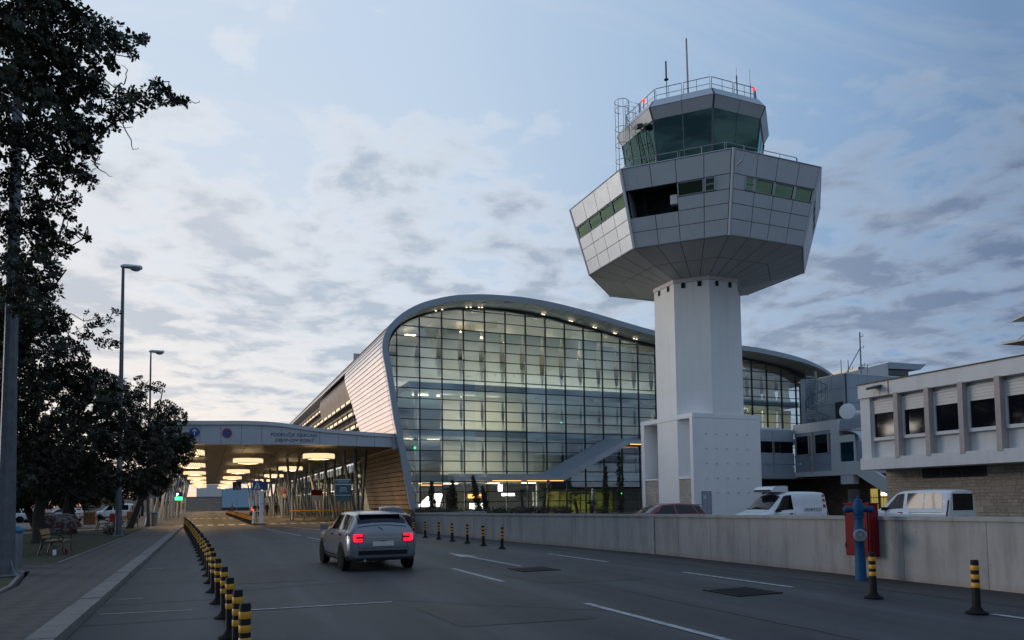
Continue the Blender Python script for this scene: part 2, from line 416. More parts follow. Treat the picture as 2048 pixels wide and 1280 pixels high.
# ------------------------------------------------------------------ world: dusk sky
def world():
    w = bpy.data.worlds.new('World'); scene.world = w; w.use_nodes = True
    n = N.__new__(N); n.mat = w; n.t = w.node_tree; n.n = n.t.nodes; n.n.clear()
    out = n.n.new('ShaderNodeOutputWorld'); bg = n.n.new('ShaderNodeBackground')
    n.t.links.new(bg.outputs[0], out.inputs[0])
    tc = n.new('ShaderNodeTexCoord').outputs['Generated']
    sx = n.new('ShaderNodeSeparateXYZ'); n.t.links.new(tc, sx.inputs[0]); X, Y, Z = sx.outputs
    az = R(-16)
    hl = n.math('MAXIMUM', n.math('SQRT', n.math('ADD', n.math('MULTIPLY', X, X), n.math('MULTIPLY', Y, Y))), .001)
    s = n.math('DIVIDE', n.math('ADD', n.math('MULTIPLY', X, math.sin(az)), n.math('MULTIPLY', Y, math.cos(az))), hl)
    el = n.math('MULTIPLY', n.math('ARCSINE', n.math('MAXIMUM', Z, 0.0)), 2/math.pi)    # 0..1
    # clear sky: brightness falls away from the sunset side
    sc = n.math('MULTIPLY_ADD', s, .5, .5)
    low = n.ramp(sc, [(.0, (.36, .47, .60)), (.42, (.25, .34, .48)), (.62, (.15, .25, .42)), (.78, (.30, .44, .64)), (.90, (.56, .655, .78)), (1., (.74, .76, .78))])
    high = n.ramp(sc, [(.0, (.36, .47, .62)), (.42, (.24, .36, .54)), (.64, (.165, .275, .455)), (.72, (.25, .39, .60)), (.82, (.37, .51, .70)), (.93, (.52, .64, .80)), (1., (.58, .69, .83))])
    base = n.mix(n.ramp(el, [(.05, 0.), (.36, 1.)]), low, high)
    zen = n.mix(n.ramp(el, [(.42, 0.), (.9, 1.)]), base, (.23, .36, .60))
    # warm band low over the sunset
    wm = n.math('MULTIPLY', n.ramp(el, [(.0, 1.), (.16, 0.)]), n.ramp(s, [(.55, 0.), (1., 1.)]))
    base = n.mix(n.math('MULTIPLY', wm, .8), zen, (.98, .86, .76))
    em = n.math('MULTIPLY', n.ramp(el, [(.0, 1.), (.045, 0.)]), n.ramp(s, [(.75, 0.), (1., 1.)]))
    base = n.mix(n.math('MULTIPLY', em, .8), base, (1.0, .56, .34))
    # cloud deck seen in perspective
    k = n.math('ADD', n.math('MAXIMUM', Z, 0.0), .11)
    cv = n.new('ShaderNodeCombineXYZ'); n.t.links.new(n.math('DIVIDE', X, k), cv.inputs[0]); n.t.links.new(n.math('DIVIDE', Y, k), cv.inputs[1])
    P = cv.outputs[0]
    a = n.noise(n.mapping(P, (1.0, 1.0, 1), (3.1, 1.7, 0), (0, 0, R(20))), 4.0, 7, .56, .2)
    b = n.noise(n.mapping(P, (.8, 1.0, 1), (7.7, 2.2, 0), (0, 0, R(-30))), .55, 6, .55, .3)
    t = n.noise(n.mapping(P, (1.0, 1.0, 1), (1.3, 9.1, 0)), 8.5, 5, .6, .3)
    d = n.math('ADD', n.math('MULTIPLY', a, .62), n.math('ADD', n.math('MULTIPLY', b, .34), n.math('MULTIPLY', t, .13)))
    cover = n.math('MULTIPLY', n.ramp(el, [(.0, .5), (.03, .95), (.12, 1.), (.22, .92), (.30, .62), (.38, .3), (.5, .0)]), n.ramp(s, [(.05, 1.), (.5, .9), (.75, 1.)]))
    th = n.math('MULTIPLY_ADD', cover, -.235, .665)
    m = n.math('MULTIPLY', n.math('SUBTRACT', d, th), 7.5, clamp=True)
    lit = n.ramp(sc, [(.45, (.30, .37, .50)), (.70, (.42, .50, .62)), (.9, (.78, .81, .85)), (1., (.93, .91, .90))])
    shd = n.ramp(sc, [(.35, (.075, .115, .21)), (.62, (.125, .18, .30)), (.80, (.26, .33, .45)), (.95, (.43, .51, .62)), (1., (.49, .55, .64))])
    core = n.math('MULTIPLY', n.math('SUBTRACT', d, n.math('ADD', th, .03)), 7.5, clamp=True)
    ccol = n.mix(core, lit, shd)
    col = n.mix(n.math('MULTIPLY', m, .92), base, ccol)
    # faint high wisps
    wv = n.noise(n.mapping(P, (.5, 1.6, 1), (2, 5, 0), (0, 0, R(52))), 1.9, 8, .62, .8)
    wf = n.math('MULTIPLY', n.ramp(wv, [(.52, 0.), (.75, 1.)]), .34)
    col = n.mix(wf, col, n.mix(.5, lit, (.62, .62, .66)))
    # ground half of the sphere
    col = n.mix(n.ramp(n.math('MULTIPLY_ADD', Z, .5, .5), [(.492, 1.), (.5, 0.)]), col, (.05, .055, .06))
    sky = n.new('ShaderNodeTexSky'); sky.sky_type = 'NISHITA'; sky.sun_disc = False
    sky.sun_elevation = R(2.0); sky.sun_rotation = R(-16); sky.altitude = 150
    add = n.n.new('ShaderNodeMix'); add.data_type = 'RGBA'; add.blend_type = 'ADD'; add.inputs[0].default_value = .015
    n.t.links.new(col, add.inputs[6]); n.t.links.new(sky.outputs[0], add.inputs[7])
    n.t.links.new(add.outputs[2], bg.inputs[0]); bg.inputs[1].default_value = 1.0
    w.cycles.sampling_method = 'MANUAL'; w.cycles.sample_map_resolution = 1024
    sl = bpy.data.lights.new('sun', 'SUN'); sl.energy = 1.4; sl.angle = R(25); sl.color = (1, .89, .80)
    so = bpy.data.objects.new('sun', sl); COL.objects.link(so)
    dv = Vector((math.sin(R(-55)), math.cos(R(-55)), math.tan(R(6)))).normalized()   # towards the glow
    so.rotation_euler = (-dv).to_track_quat('-Z', 'Y').to_euler(); so.location = (-60, 40, 60)
world()
scene.view_settings.view_transform = 'Standard'; scene.view_settings.look = 'None'
scene.view_settings.exposure = 0; scene.view_settings.gamma = 1
cy = scene.cycles
cy.max_bounces = 8; cy.diffuse_bounces = 3; cy.glossy_bounces = 4; cy.transmission_bounces = 4; cy.transparent_max_bounces = 24
cy.sample_clamp_indirect = 4; cy.caustics_reflective = False; cy.caustics_refractive = False
cy.use_denoising = True
try: cy.denoiser = 'OPENIMAGEDENOISE'
except Exception: pass

# ------------------------------------------------------------------ ground
def sheet(name, poly, z, m):
    mb = MB(); mb.add([(x, y, z) for x, y in poly], [tuple(range(len(poly)))])
    o = mb.build(name, m, fix=False); 
    if o.data.polygons[0].normal.z < 0: o.data.flip_normals()
    return tag(o, kind='structure')
def rect(x0, x1, y0, y1): return [(x0, y0), (x1, y0), (x1, y1), (x0, y1)]
sheet('ground', rect(-900, 900, -300, 1800), -.03, M['soil'])
WALLX = [(12.75, -12), (12.75, 2), (12.6, 8), (12.55, 13), (12.42, 18.6), (11.95, 23), (11.45, 26.6), (10.95, 33), (10.6, 39.2)]
sheet('road', [(-1.6, -14), (12.9, -14), (12.9, 14), (12.6, 19), (12, 24), (11.4, 30), (10.8, 40), (15.5, 44), (15.5, 60.5), (-1.6, 60.5)], 0, M['asphalt'])
sheet('canopy_road', rect(-9, 15.2, 60.5, 190), 0, M['lane'])
sheet('drive_lane', rect(-1.6, .22, -14, 60.4), .004, M['lane'])
sheet('road_edge', [(11.0, -14), (12.74, -14), (12.74, 2), (12.58, 8), (12.53, 13), (12.4, 18.6), (11.9, 23), (11.4, 26.6), (10.9, 33), (10.1, 33), (10.35, 26), (10.9, 19), (11.05, 12)], .004, M['asphalt_edge'])
sheet('yard', [(12.95, -14), (60, -14), (70, 59), (15.9, 59), (15.6, 44), (11, 40), (11.6, 30), (12.2, 24), (12.8, 19)], .02, M['yard'])
sheet('sidewalk', [(-1.95, -14), (-1.95, 60.3), (-3.65, 60.3), (-3.65, 30), (-3.72, 24), (-3.75, 22.9), (-4.7, 22.6), (-7.5, 22.4), (-16, 22.0), (-16, 20.6), (-7, 20.6), (-4.2, 20.75), (-3.9, 20.6), (-3.4, 17), (-3.3, 12), (-3.2, -14)], .115, M['pavers'])
sheet('lawn', [(-3.8, 23.2), (-3.75, 30), (-3.75, 60), (-40, 60), (-40, 22.4), (-16, 22.4), (-7.5, 22.7), (-4.7, 22.9)], .10, M['grass'])
sheet('near_lawn', [(-3.3, -14), (-3.4, 12), (-3.5, 17), (-4, 20.4), (-7, 20.4), (-40, 20.2), (-40, -14)], .09, M['grass'])
sheet('footpath', [(-5.2, 56), (-9, 50), (-14, 46), (-40, 42), (-40, 44.5), (-15, 48.5), (-10, 53), (-6.2, 58)], .108, M['kerb'])
sheet('plaza', rect(-60, -3.9, 60.2, 110), .02, M['lane'])
kb = MB(); y = -14.0; rnd = random.Random(3)
while y < 60:
    kb.box(-1.94, -1.62 + rnd.uniform(-.006, .006), y, y + .985, -.02, .125 + rnd.uniform(-.006, .006)); y += 1.0
tag(kb.build('kerb', M['kerb']), kind='structure')
kb = MB()
for a, b in (((-3.75, 23.0), (-3.7, 60)), ((-3.7, 23.0), (-16, 22.25)), ((-3.55, 17.0), (-4.05, 20.6)), ((-3.35, 12), (-3.55, 17.0)), ((-4.05, 20.6), (-16, 20.4))):
    d = Vector((b[0]-a[0], b[1]-a[1], 0)); L = d.length; d.normalize()
    kb.obox(((a[0]+b[0])/2, (a[1]+b[1])/2, .07), (L, .07, .12), Matrix.Rotation(math.atan2(d.y, d.x), 3, 'Z'))
tag(kb.build('lawn_edging', M['kerb']), kind='structure')
# slab joints and seams in the left lane
jm = MB(); rnd = random.Random(5); y = 6.0
while y < 60:
    xs = [-1.6 + i*.23 for i in range(9)]; off = [rnd.uniform(-.03, .03) for _ in xs]
    for i in range(8):
        jm.quad((xs[i], y+off[i], .008), (xs[i+1], y+off[i+1], .008), (xs[i+1], y+off[i+1]+.035, .008), (xs[i], y+off[i]+.035, .008))
    y += rnd.choice((2.2, 2.9, 3.4))
for x0, pts in ((0.4, [(7, 5), (7, 30), (6.6, 60)]), (0, [(2.9, 12.3), (4.2, 10.8), (6, 9.2)]), (0, [(.4, 20.5), (4, 20.3), (7, 19.6)]), (0, [(.3, 14.9), (3.3, 15.6)]), (0, [(.3, 26), (5.4, 26.5), (9, 26)])):
    for (xa, ya), (xb, yb) in zip(pts, pts[1:]):
        d = Vector((xb-xa, yb-ya)); st = int(d.length/.4); nn = Vector((-d.y, d.x)).normalized()*.016
        pr = None
        for i in range(st+1):
            q = Vector((xa, ya)) + d*i/st + nn*rnd.uniform(-2.2, 2.2)
            if pr is not None: jm.quad((*(pr-nn), .008), (*(q-nn), .008), (*(q+nn), .008), (*(pr+nn), .008))
            pr = q
tag(jm.build('road_joints', M['kerb_joint']), kind='structure')
# painted markings
pm = MB()
def stripe(x0, y0, x1, y1, w=.12, z=.009):
    d = Vector((x1-x0, y1-y0, 0)).normalized(); q = Vector((-d.y, d.x, 0))*w/2
    a, b = Vector((x0, y0, z)), Vector((x1, y1, z)); pm.quad(a-q, b-q, b+q, a+q)
for y0, y1 in ((6.7, 10.35), (13.9, 17.2), (20.8, 24.2), (27.6, 31), (34.4, 37.8), (2, 3.5)): stripe(5.6, y0, 5.6, y1)
for y0, y1 in ((16.9, 20.4), (10.4, 13.7), (3.6, 6.8)): stripe(9.95 - (y0-10)*.02, y0, 9.9 - (y0-10)*.025, y1)
stripe(7.3, 16.9, 7.22, 20.6)
pm.add([(7.16, 22.4, .009), (7.5, 20.6, .009), (6.95, 20.6, .009)], [(0, 1, 2)])
stripe(3.55, 50.5, 4.4, 38.6, .12); stripe(4.5, 36.5, 4.8, 33.0, .12)
stripe(5.2, 55, 6.6, 44, .12)
stripe(.62, 12.15, 2.85, 12.0, .07)
for y in (14.6, 21.2): stripe(-1.45, y, -1.05, y-.01, .06)
stripe(-1.5, 12.75, -.2, 12.6, .05)
for i in range(22): 
    for y0 in (61.6, 92, 130): pm.quad((-2.4+i*.8, y0, .009), (-1.95+i*.8, y0, .009), (-1.95+i*.8, y0+3, .009), (-2.4+i*.8, y0+3, .009))
tag(pm.build('road_markings', M['paint']), kind='structure')
for nm_, poly in (('road_patch', [(3.1, 9.2), (5.0, 9.0), (5.2, 11.1), (4.4, 11.6), (3.0, 11.3)]), ('road_patch', [(6.2, 13.2), (8.4, 12.9), (8.6, 15.0), (6.1, 15.3)]), ('road_patch', [(.6, 16.2), (2.2, 16.1), (2.3, 19.4), (.7, 19.5)]), ('road_patch', [(7.9, 24.5), (9.0, 24.4), (9.1, 31), (8.0, 31)])):
    sheet(nm_, poly, .0045, M['asphalt_edge'])
# cast iron gratings
for k, (x, y, lab) in enumerate(((7.25, 16.0, 'dark iron drain grating between the arrow marking and the lane line'), (8.72, 10.35, 'dark iron drain grating in front of the blue hydrant'))):
    g = MB(); w = .48
    for i in range(12): g.box(x-w, x+w, y-w+i*.08, y-w+i*.08+.045, .004, .016)
    g.box(x-w+.02, x+w-.02, y-w+.02, y+w-.02, .0045, .007)
    g.box(x-w, x-w+.06, y-w, y+w, .003, .018); g.box(x+w-.06, x+w, y-w, y+w, .003, .018)
    tag(g.build('drain_grating', M['black']), lab, 'drain grating', 'drain gratings in the road')

# ------------------------------------------------------------------ low concrete wall
def wall():
    root = empty('concrete_wall', (12.5, 14, 0), 0, 'long low cast concrete wall with a projecting coping along the right side of the road', 'wall')
    def topz(y): return 1.27 - max(0, y-8)*.0072 - max(0, 8-y)*0
    pts = []
    for (xa, ya), (xb, yb) in zip(WALLX, WALLX[1:]):
        st = max(2, int((yb-ya)/1.1))
        for i in range(st): pts.append((xa+(xb-xa)*i/st, ya+(yb-ya)*i/st))
    pts.append(WALLX[-1]); pts.append((10.9, 40.0)); pts.append((15.2, 41.0)); pts.append((15.4, 47))
    def ribbon(o0, o1, z0, z1f):
        mb = MB(); n = len(pts); vs = []
        for i, (x, y) in enumerate(pts):
            a = Vector(pts[max(0, i-1)]); b = Vector(pts[min(n-1, i+1)]); d = (b-a).normalized(); q = Vector((d.y, -d.x))
            zt = z1f(y); zb = z0(y) if callable(z0) else z0
            vs += [(x+q.x*o0, y+q.y*o0, zb), (x+q.x*o1, y+q.y*o1, zb), (x+q.x*o1, y+q.y*o1, zt), (x+q.x*o0, y+q.y*o0, zt)]
        fs = []
        for i in range(n-1):
            for k in range(4):
                fs.append((i*4+k, i*4+(k+1) % 4, (i+1)*4+(k+1) % 4, (i+1)*4+k))
        fs += [(0, 3, 2, 1), tuple((n-1)*4+k for k in range(4))]
        mb.add(vs, fs); return mb
    b = ribbon(0, .3, -.05, lambda y: topz(y)-.075).build('wall_body', M['concrete'], root)
    c = ribbon(-.035, .33, lambda y: topz(y)-.072, topz).build('coping', M['concrete'], root)
    j = MB()
    for yy in (1.2, 4.6, 8.55, 10.2, 14.5, 16.0, 17.4, 21.2, 22.8, 24.5, 28, 31):
        for (xa, ya), (xb, yb) in zip(WALLX, WALLX[1:]):
            if ya <= yy < yb:
                x = xa+(xb-xa)*(yy-ya)/(yb-ya); j.box(x-.003, x+.02, yy, yy+.008, 0, topz(yy)-.08)
    j.build('formwork_joint', M['kerb'], root)
    g = MB(); g.box(12.395, 12.46, 18.55, 18.72, 0, topz(18.6)-.075); g.build('expansion_joint', M['steel'], root)
    for o in (b, c, j, g): pass
    for ch in root.children: ch.matrix_parent_inverse = Matrix.Translation(root.location).inverted()
wall()

def settle(root):
    """children were modelled in world coordinates: keep them there under their thing"""
    inv = Matrix.Translation(root.location).inverted() if root.rotation_euler.z == 0 else (Matrix.Translation(root.location) @ Matrix.Rotation(root.rotation_euler.z, 4, 'Z')).inverted()
    for ch in root.children: ch.matrix_parent_inverse = inv

# ------------------------------------------------------------------ control tower
TX, TY, TA = 32.915, 42.946, 2.915
def octa(a, z, cx=TX, cy=TY):
    r = a/math.cos(R(22.5))
    return [Vector((cx+r*math.cos(R(22.5+45*k)), cy+r*math.sin(R(22.5+45*k)), z)) for k in range(8)]
def lerp(a, b, t): return a + (b-a)*t
def face_cells(bl, br, tl, tr, us, vs):
    """grid of cells; us left->right, vs top->bottom"""
    def pt(u, v): return lerp(lerp(tl, tr, u), lerp(bl, br, u), v)
    for j in range(len(vs)-1):
        for i in range(len(us)-1):
            yield i, j, (pt(us[i], vs[j+1]), pt(us[i+1], vs[j+1]), pt(us[i+1], vs[j]), pt(us[i], vs[j]))
def inset(q, g):
    a, b, c, d = q
    def mv(p, n1, n2):
        return p + (n1-p).normalized()*g + (n2-p).normalized()*g
    return mv(a, b, d), mv(b, a, c), mv(c, b, d), mv(d, a, c)
def tower():
    root = empty('control_tower', (TX, TY, 0), 0, 'tall white octagonal control tower with flared grey panelled head and dark glass cab', 'control tower')
    # shaft
    s = MB(); lo, mid, hi = octa(TA, 7.3), octa(TA, 9.0), octa(TA, 16.95)
    for k in range(8):
        k2 = (k+1) % 8
        s.quad(lo[k], lo[k2], mid[k2], mid[k], 0); s.quad(mid[k], mid[k2], hi[k2], hi[k], 1)
    lo0 = octa(TA, .02)
    for k in range(8):
        k2 = (k+1) % 8
        s.quad(lo0[k], lo0[k2], lo[k2], lo[k], 0)
    s.build('shaft', [M['white'], M['grey_white']], root)
    c = MB(); a, b = octa(TA+.07, 16.72), octa(TA+.07, 17.05)
    for k in range(8): c.quad(a[k], a[(k+1) % 8], b[(k+1) % 8], b[k])
    c.add(a, [tuple(range(8))]); c.build('shaft_collar', M['soffit'], root)
    v = MB(); w0, w1 = octa(TA+.02, 16.32), octa(TA+.02, 16.68)
    for k in range(8):
        for u in (.27, .73):
            A, B, C_, D = lerp(w0[k], w0[(k+1) % 8], u-.055), lerp(w0[k], w0[(k+1) % 8], u+.055), lerp(w1[k], w1[(k+1) % 8], u+.055), lerp(w1[k], w1[(k+1) % 8], u-.055)
            v.slab(A, B, C_, D, .01)
    v.pieces('vent_slot', M['black'], root, 6)
    # flared soffit
    r0, r1, r2 = octa(2.95, 16.98), octa(7.245, 18.07), octa(8.5, 23.0)
    def inward(ring, d): 
        cc = Vector((TX, TY, 0)); out = []
        for p in ring:
            h = Vector((p.x-TX, p.y-TY, 0)); out.append(p - h.normalized()*d)
        return out
    so = MB(); bk = MB()
    for k in range(8):
        k2 = (k+1) % 8
        for i, j, q in face_cells(r0[k], r0[k2], r1[k], r1[k2], [0, .25, .5, .75, 1], [0, .52, 1]):
            g = inset(q, .022); so.slab(g[3], g[2], g[1], g[0], .012)
        bk.quad(r0[k]+Vector((0,0,.03)), r0[k2]+Vector((0,0,.03)), r1[k2]+Vector((0,0,.03)), r1[k]+Vector((0,0,.03)))
    so.build('soffit', M['soffit'], root); 
    # faces of the flared head: k = 3 is the left face, 4 the front left, 5 the front right
    rows = [0, .28, .455, .62, .80, .985]
    pn = MB(); gl = MB(); fr = MB(); rc = MB(); rib = MB(); il = MB()
    for k in range(8):
        k2 = (k+1) % 8
        bl, br, tl, tr = r1[k], r1[k2], r2[k], r2[k2]
        # order so that u runs left to right seen from outside (counter-clockwise = left to right)
        e = .016
        us = [e, .27, .5, .75, 1-e]
        nrm = (br-bl).cross(tl-bl).normalized()
        for i, j, q in face_cells(bl, br, tl, tr, us, rows):
            op = (k == 4 and i in (0, 1) and j in (1, 2))
            win = j == 1 and ((k == 3) or (k == 4 and i == 2) or (k == 5 and i in (1, 2, 3)) or k in (6, 7, 2))
            if op: continue
            off = nrm*.0
            if win:
                g = inset(q, .05); 
                gl.quad(*[p - nrm*.05 for p in g])
                for a, b in ((0, 1), (1, 2), (2, 3), (3, 0)):
                    fr.tube([g[a], g[b]], .045, 4)
                continue
            if k in (4, 5) and j == 1 and ((k == 4 and i == 3) or (k == 5 and i == 0)):
                small = (0.05, .42) if k == 4 else (.55, .92)
                sm = []
                for uu, vv in ((small[0], 0), (small[1], 0), (small[1], 1), (small[0], 1)):
                    sm.append(lerp(lerp(q[0], q[1], uu), lerp(q[3], q[2], uu), .08+.84*vv))
                gl.quad(*[p + nrm*.045 for p in sm])
                for a, b in ((0, 1), (1, 2), (2, 3), (3, 0)): fr.tube([sm[a]+nrm*.045, sm[b]+nrm*.045], .05, 4)
                fr.tube([lerp(sm[0], sm[3], .5)+nrm*.05, lerp(sm[1], sm[2], .5)+nrm*.05], .06, 4)
            g = inset(q, .02)
            pn.slab(*g, .028)
        # backing without the opening
        for i, j, q in face_cells(bl, br, tl, tr, [0, .035, .5, 1], [0, .28, .62, 1]):
            if k == 4 and i == 1 and j == 1: continue
            iswin = j == 1
            if iswin: 
                # band behind the windows: sits deep so that the room shows
                if k in (4,) and i == 2: rc.quad(*[p - nrm*1.6 for p in q])
                elif k in (4, 5, 3, 6, 7, 2): rc.quad(*[p - nrm*1.6 for p in q])
                continue
            bk.quad(*[p - nrm*.004 for p in q])
        # sills and heads of the window band
        for vv in (.28, .62):
            A, B = lerp(tl, bl, vv), lerp(tr, br, vv)
            rc.quad(A-nrm*.01, B-nrm*.01, B-nrm*1.6, A-nrm*1.6)
        if k in (3, 5, 6, 7, 2, 4):
            lowv = .455
            A, B = lerp(tl, bl, lowv), lerp(tr, br, lowv)
        # vertical corner trims
        rib.tube([bl, tl], .10, 6)
        rib.tube([lerp(bl, tl, .01)+nrm*.02, lerp(br, tr, .01)+nrm*.02], .055, 4)
        rib.tube([lerp(bl, tl, .998)+nrm*.02, lerp(br, tr, .998)+nrm*.02], .05, 4)
    # the deep balcony opening in the front left face
    bl, br, tl, tr = r1[4], r1[5], r2[4], r2[5]
    nrm = (br-bl).cross(tl-bl).normalized()
    def pt(u, v): return lerp(lerp(tl, tr, u), lerp(bl, br, u), v)
    for (u, v0, v1) in ((.035, .28, .62), (.5, .28, .62)):
        a, b = pt(u, v0), pt(u, v1); pn.quad(a, b, b-nrm*2.2, a-nrm*2.2)
    a, b, c_, d_ = pt(.035, .62), pt(.5, .62), pt(.5, .28), pt(.035, .28)
    rc.quad(*[p - nrm*2.2 for p in (a, b, c_, d_)])
    ac = MB(); ac.obox(tuple(pt(.455, .47) - nrm*.5), (.45, .35, .6), Matrix.Rotation(R(-45), 3, 'Z')); 
    pn.build('head_panel', M['panel'], root); bk.build('panel_backing', M['panel_back'], root)
    gl.pieces('window', M['green_glass'], root, 1, fix=False); fr.build('window_frame', M['alu'], root)
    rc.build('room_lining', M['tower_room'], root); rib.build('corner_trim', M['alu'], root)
    ac.build('air_conditioner', M['offwhite'], root)
    # decks
    dk = MB(); dk.add(octa(8.42, 22.9), [tuple(range(8))]); dk.add(octa(7.2, 18.5), [tuple(range(8))]); dk.build('gallery_deck', M['soffit'], root)
    # gallery railing
    def railing(a, z, h, name, faces, segs=2, gap=.12, parent=root):
        rl = MB(); ring = octa(a, z)
        for k in faces:
            A, B = ring[k], ring[(k+1) % 8]; d = (B-A).normalized()
            for sgm in range(segs):
                p, q = A+(B-A)*sgm/segs + d*gap/2, A+(B-A)*(sgm+1)/segs - d*gap/2
                up = Vector((0, 0, h))
                rl.tube([p, p+up, q+up, q], .03, 6)
                rl.tube([p+up*.5, q+up*.5], .02, 5); m_ = lerp(p, q, .5); rl.tube([m_, m_+up], .022, 5)
        return rl.build(name, M['steel'], parent)
    railing(7.1, 23.0, 1.15, 'gallery_railing', range(8))
    # cab
    c0, c1, c2, c3 = octa(4.2, 23.2), octa(4.845, 27.75), octa(5.215, 28.49), octa(4.76, 29.17)
    cg = MB(); cm = MB(); ff = MB(); cb = MB()
    base = octa(4.25, 22.95); b2 = octa(4.28, 23.55)
    for k in range(8):
        k2 = (k+1) % 8
        cb.quad(base[k], base[k2], b2[k2], b2[k])
        cg.quad(c0[k], c0[k2], c1[k2], c1[k])
        cm.tube([c0[k], c1[k]], .07, 6)
        for u in ((.5,) if k != 3 else (.25, .5, .75)): cm.tube([lerp(c0[k], c0[k2], u), lerp(c1[k], c1[k2], u)], .022 if k != 3 else .05, 5)
        for us in ((0.012, .5), (.5, .988)):
            q = [lerp(c1[k], c1[k2], us[0]), lerp(c1[k], c1[k2], us[1]), lerp(c2[k], c2[k2], us[1]), lerp(c2[k], c2[k2], us[0])]
            ff.slab(*inset(q, .015), .03)
            q = [lerp(c2[k], c2[k2], us[0]), lerp(c2[k], c2[k2], us[1]), lerp(c3[k], c3[k2], us[1]), lerp(c3[k], c3[k2], us[0])]
            ff.slab(*inset(q, .015), .03)
        cb.quad(*[p for p in (c1[k], c1[k2], c2[k2], c2[k])]); cb.quad(c2[k], c2[k2], c3[k2], c3[k])
    cb.add(octa(4.8, 27.76), [tuple(range(8))]); cb.add(octa(4.76, 29.165), [tuple(range(8))])
    cg.pieces('cab_window', M['cab_glass'], root, 1, fix=False); cm.build('cab_mullion', M['dark_steel'], root)
    ff.build('cab_fascia', M['panel'], root); cb.build('cab_lining', M['panel_back'], root)
    cs = MB(); ring0, ring1 = octa(3.5, 23.5), octa(3.6, 24.75)
    for k in (3, 4, 5, 6): cs.slab(ring0[k], ring0[(k+1) % 8], ring1[(k+1) % 8], ring1[k], -.35)
    for k, u in ((4, .3), (4, .72), (5, .35), (5, .7)):
        p = lerp(ring1[k], ring1[(k+1) % 8], u); cs.obox((p.x+.3, p.y+.3, p.z+.22), (.55, .3, .42), Matrix.Rotation(R(-30), 3, 'Z'))
    cs.tube([(TX, TY, 23), (TX, TY, 27.7)], .45, 8)
    cs.build('controller_desk', M['dark_room'], root)
    railing(4.55, 29.15, .95, 'roof_railing', range(8))
    # caged ladder
    ld = MB(); cx, cyy = TX-5.75, TY+.55
    hoop = [R(90+i*20) for i in range(-1, 14)]
    for zz in (23.4, 24.6, 25.8, 27.0, 28.2, 29.6, 30.2):
        ld.tube([(cx+.5*math.cos(t), cyy+.5*math.sin(t), zz) for t in hoop], .022, 5)
    for t in hoop[1::2]: ld.tube([(cx+.5*math.cos(t), cyy+.5*math.sin(t), 23.4), (cx+.5*math.cos(t), cyy+.5*math.sin(t), 30.2)], .018, 5)
    for yy in (-.25, .25): ld.tube([(cx+.45, cyy+yy, 22.9), (cx+.45, cyy+yy, 30.2), (cx+1.3, cyy+yy, 30.2), (cx+1.3, cyy+yy, 29.1)], .028, 5)
    zz = 23.1
    while zz < 30: ld.tube([(cx+.45, cyy-.25, zz), (cx+.45, cyy+.25, zz)], .015, 4); zz += .3
    ld.tube([(cx+.45, cyy, 29.6), (cx+1.3, cyy, 29.6)], .02, 5)
    ld.build('caged_ladder', M['steel'], root)
    fl = MB(); fl.obox((TX-5.3, TY-.9, 27.75), (.5, .4, .25), Matrix.Rotation(R(-20), 3, 'Y')); fl.tube([(TX-5.3, TY-.9, 27.7), (TX-4.7, TY-.7, 27.6)], .04, 5); fl.build('floodlight', M['dark_steel'], root)
    # masts on the roof
    ms = MB(); ms.tube([(TX-.3, TY, 29.1), (TX-.36, TY, 35.9)], [.075, .065], 8); ms.build('mast', M['pillar'], root)
    an = MB()
    an.tube([(29.75, 41.6, 29.2), (29.72, 41.6, 31.9)], .03, 6); an.tube([(29.72, 41.6, 31.5), (29.72, 41.6, 32.7)], .065, 6); an.lathe([(.16, 0), (.16, .05)], (29.72, 41.6, 31.35), 10)
    an.tube([(29.75, 41.6, 29.9), (29.2, 42, 29.2)], .02, 5); an.build('roof_antenna', M['dark_steel'], root)
    an = MB(); an.tube([(33.55, 38.75, 29.2), (33.53, 38.75, 30.9)], .045, 6); an.tube([(33.53, 38.75, 30.9), (33.53, 38.75, 31.5)], .012, 5); an.build('roof_antenna', M['dark_steel'], root)
    an = MB(); an.tube([(34.62, 38.62, 29.2), (34.6, 38.62, 30.4)], .03, 6); an.tube([(34.6, 38.62, 30.4), (34.58, 38.62, 31.5)], .012, 5); an.build('roof_antenna', M['dark_steel'], root)
    for (x, y, z) in ((28.25, 42.3, 29.75), (34.8, 38.5, 29.95)):
        b = MB(); b.tube([(x, y, z-.75), (x, y, z)], .04, 6); p_ = b.build('beacon_post', M['steel'], root)
        l = MB(); l.lathe([(.07, 0), (.10, .05), (.10, .18), (.06, .25), (0, .26)], (x, y, z), 10); l.build('beacon_lamp', M['red_glow'], p_, smooth=50)
    cw = MB(); p = r2[5] + Vector((.25, -.1, -.75)); cw.tube([tuple(p+Vector((0,.1,-.3))), tuple(p+Vector((.1,-.25,-.1))), tuple(p+Vector((.25,-.3,.25)))], .05, 6); cw.build('bracket_camera', M['steel'], root)
    # base block
    bb = MB()
    bb.box(30.34, 35.72, 40.0, 40.34, .02, 7.12)          # front wall (door cut is covered by the reveal below)
    bb.box(29.96, 35.72, 39.97, 46.3, 7.12, 7.42)          # top slab
    bb.box(29.96, 30.34, 40.0, 40.3, .02, 7.12)            # front pier
    bb.box(29.96, 30.34, 45.85, 46.25, .02, 7.12)          # rear pier
    bb.box(35.4, 35.72, 40.34, 46.2, .02, 7.12); bb.box(30.34, 35.4, 45.95, 46.2, .02, 7.12)
    bb.box(29.98, 30.6, 40.3, 41.72, 3.0, 3.12); bb.box(29.98, 30.6, 44.2, 45.85, 3.0, 3.12)
    bb.build('base_block', M['white'], root)
    st = MB(); st.box(30.05, 30.5, 40.3, 41.74, .02, 3.0); st.box(30.05, 30.5, 44.15, 45.85, .02, 3.0); st.pieces('stone_infill', M['stone_pale'], root, 6)
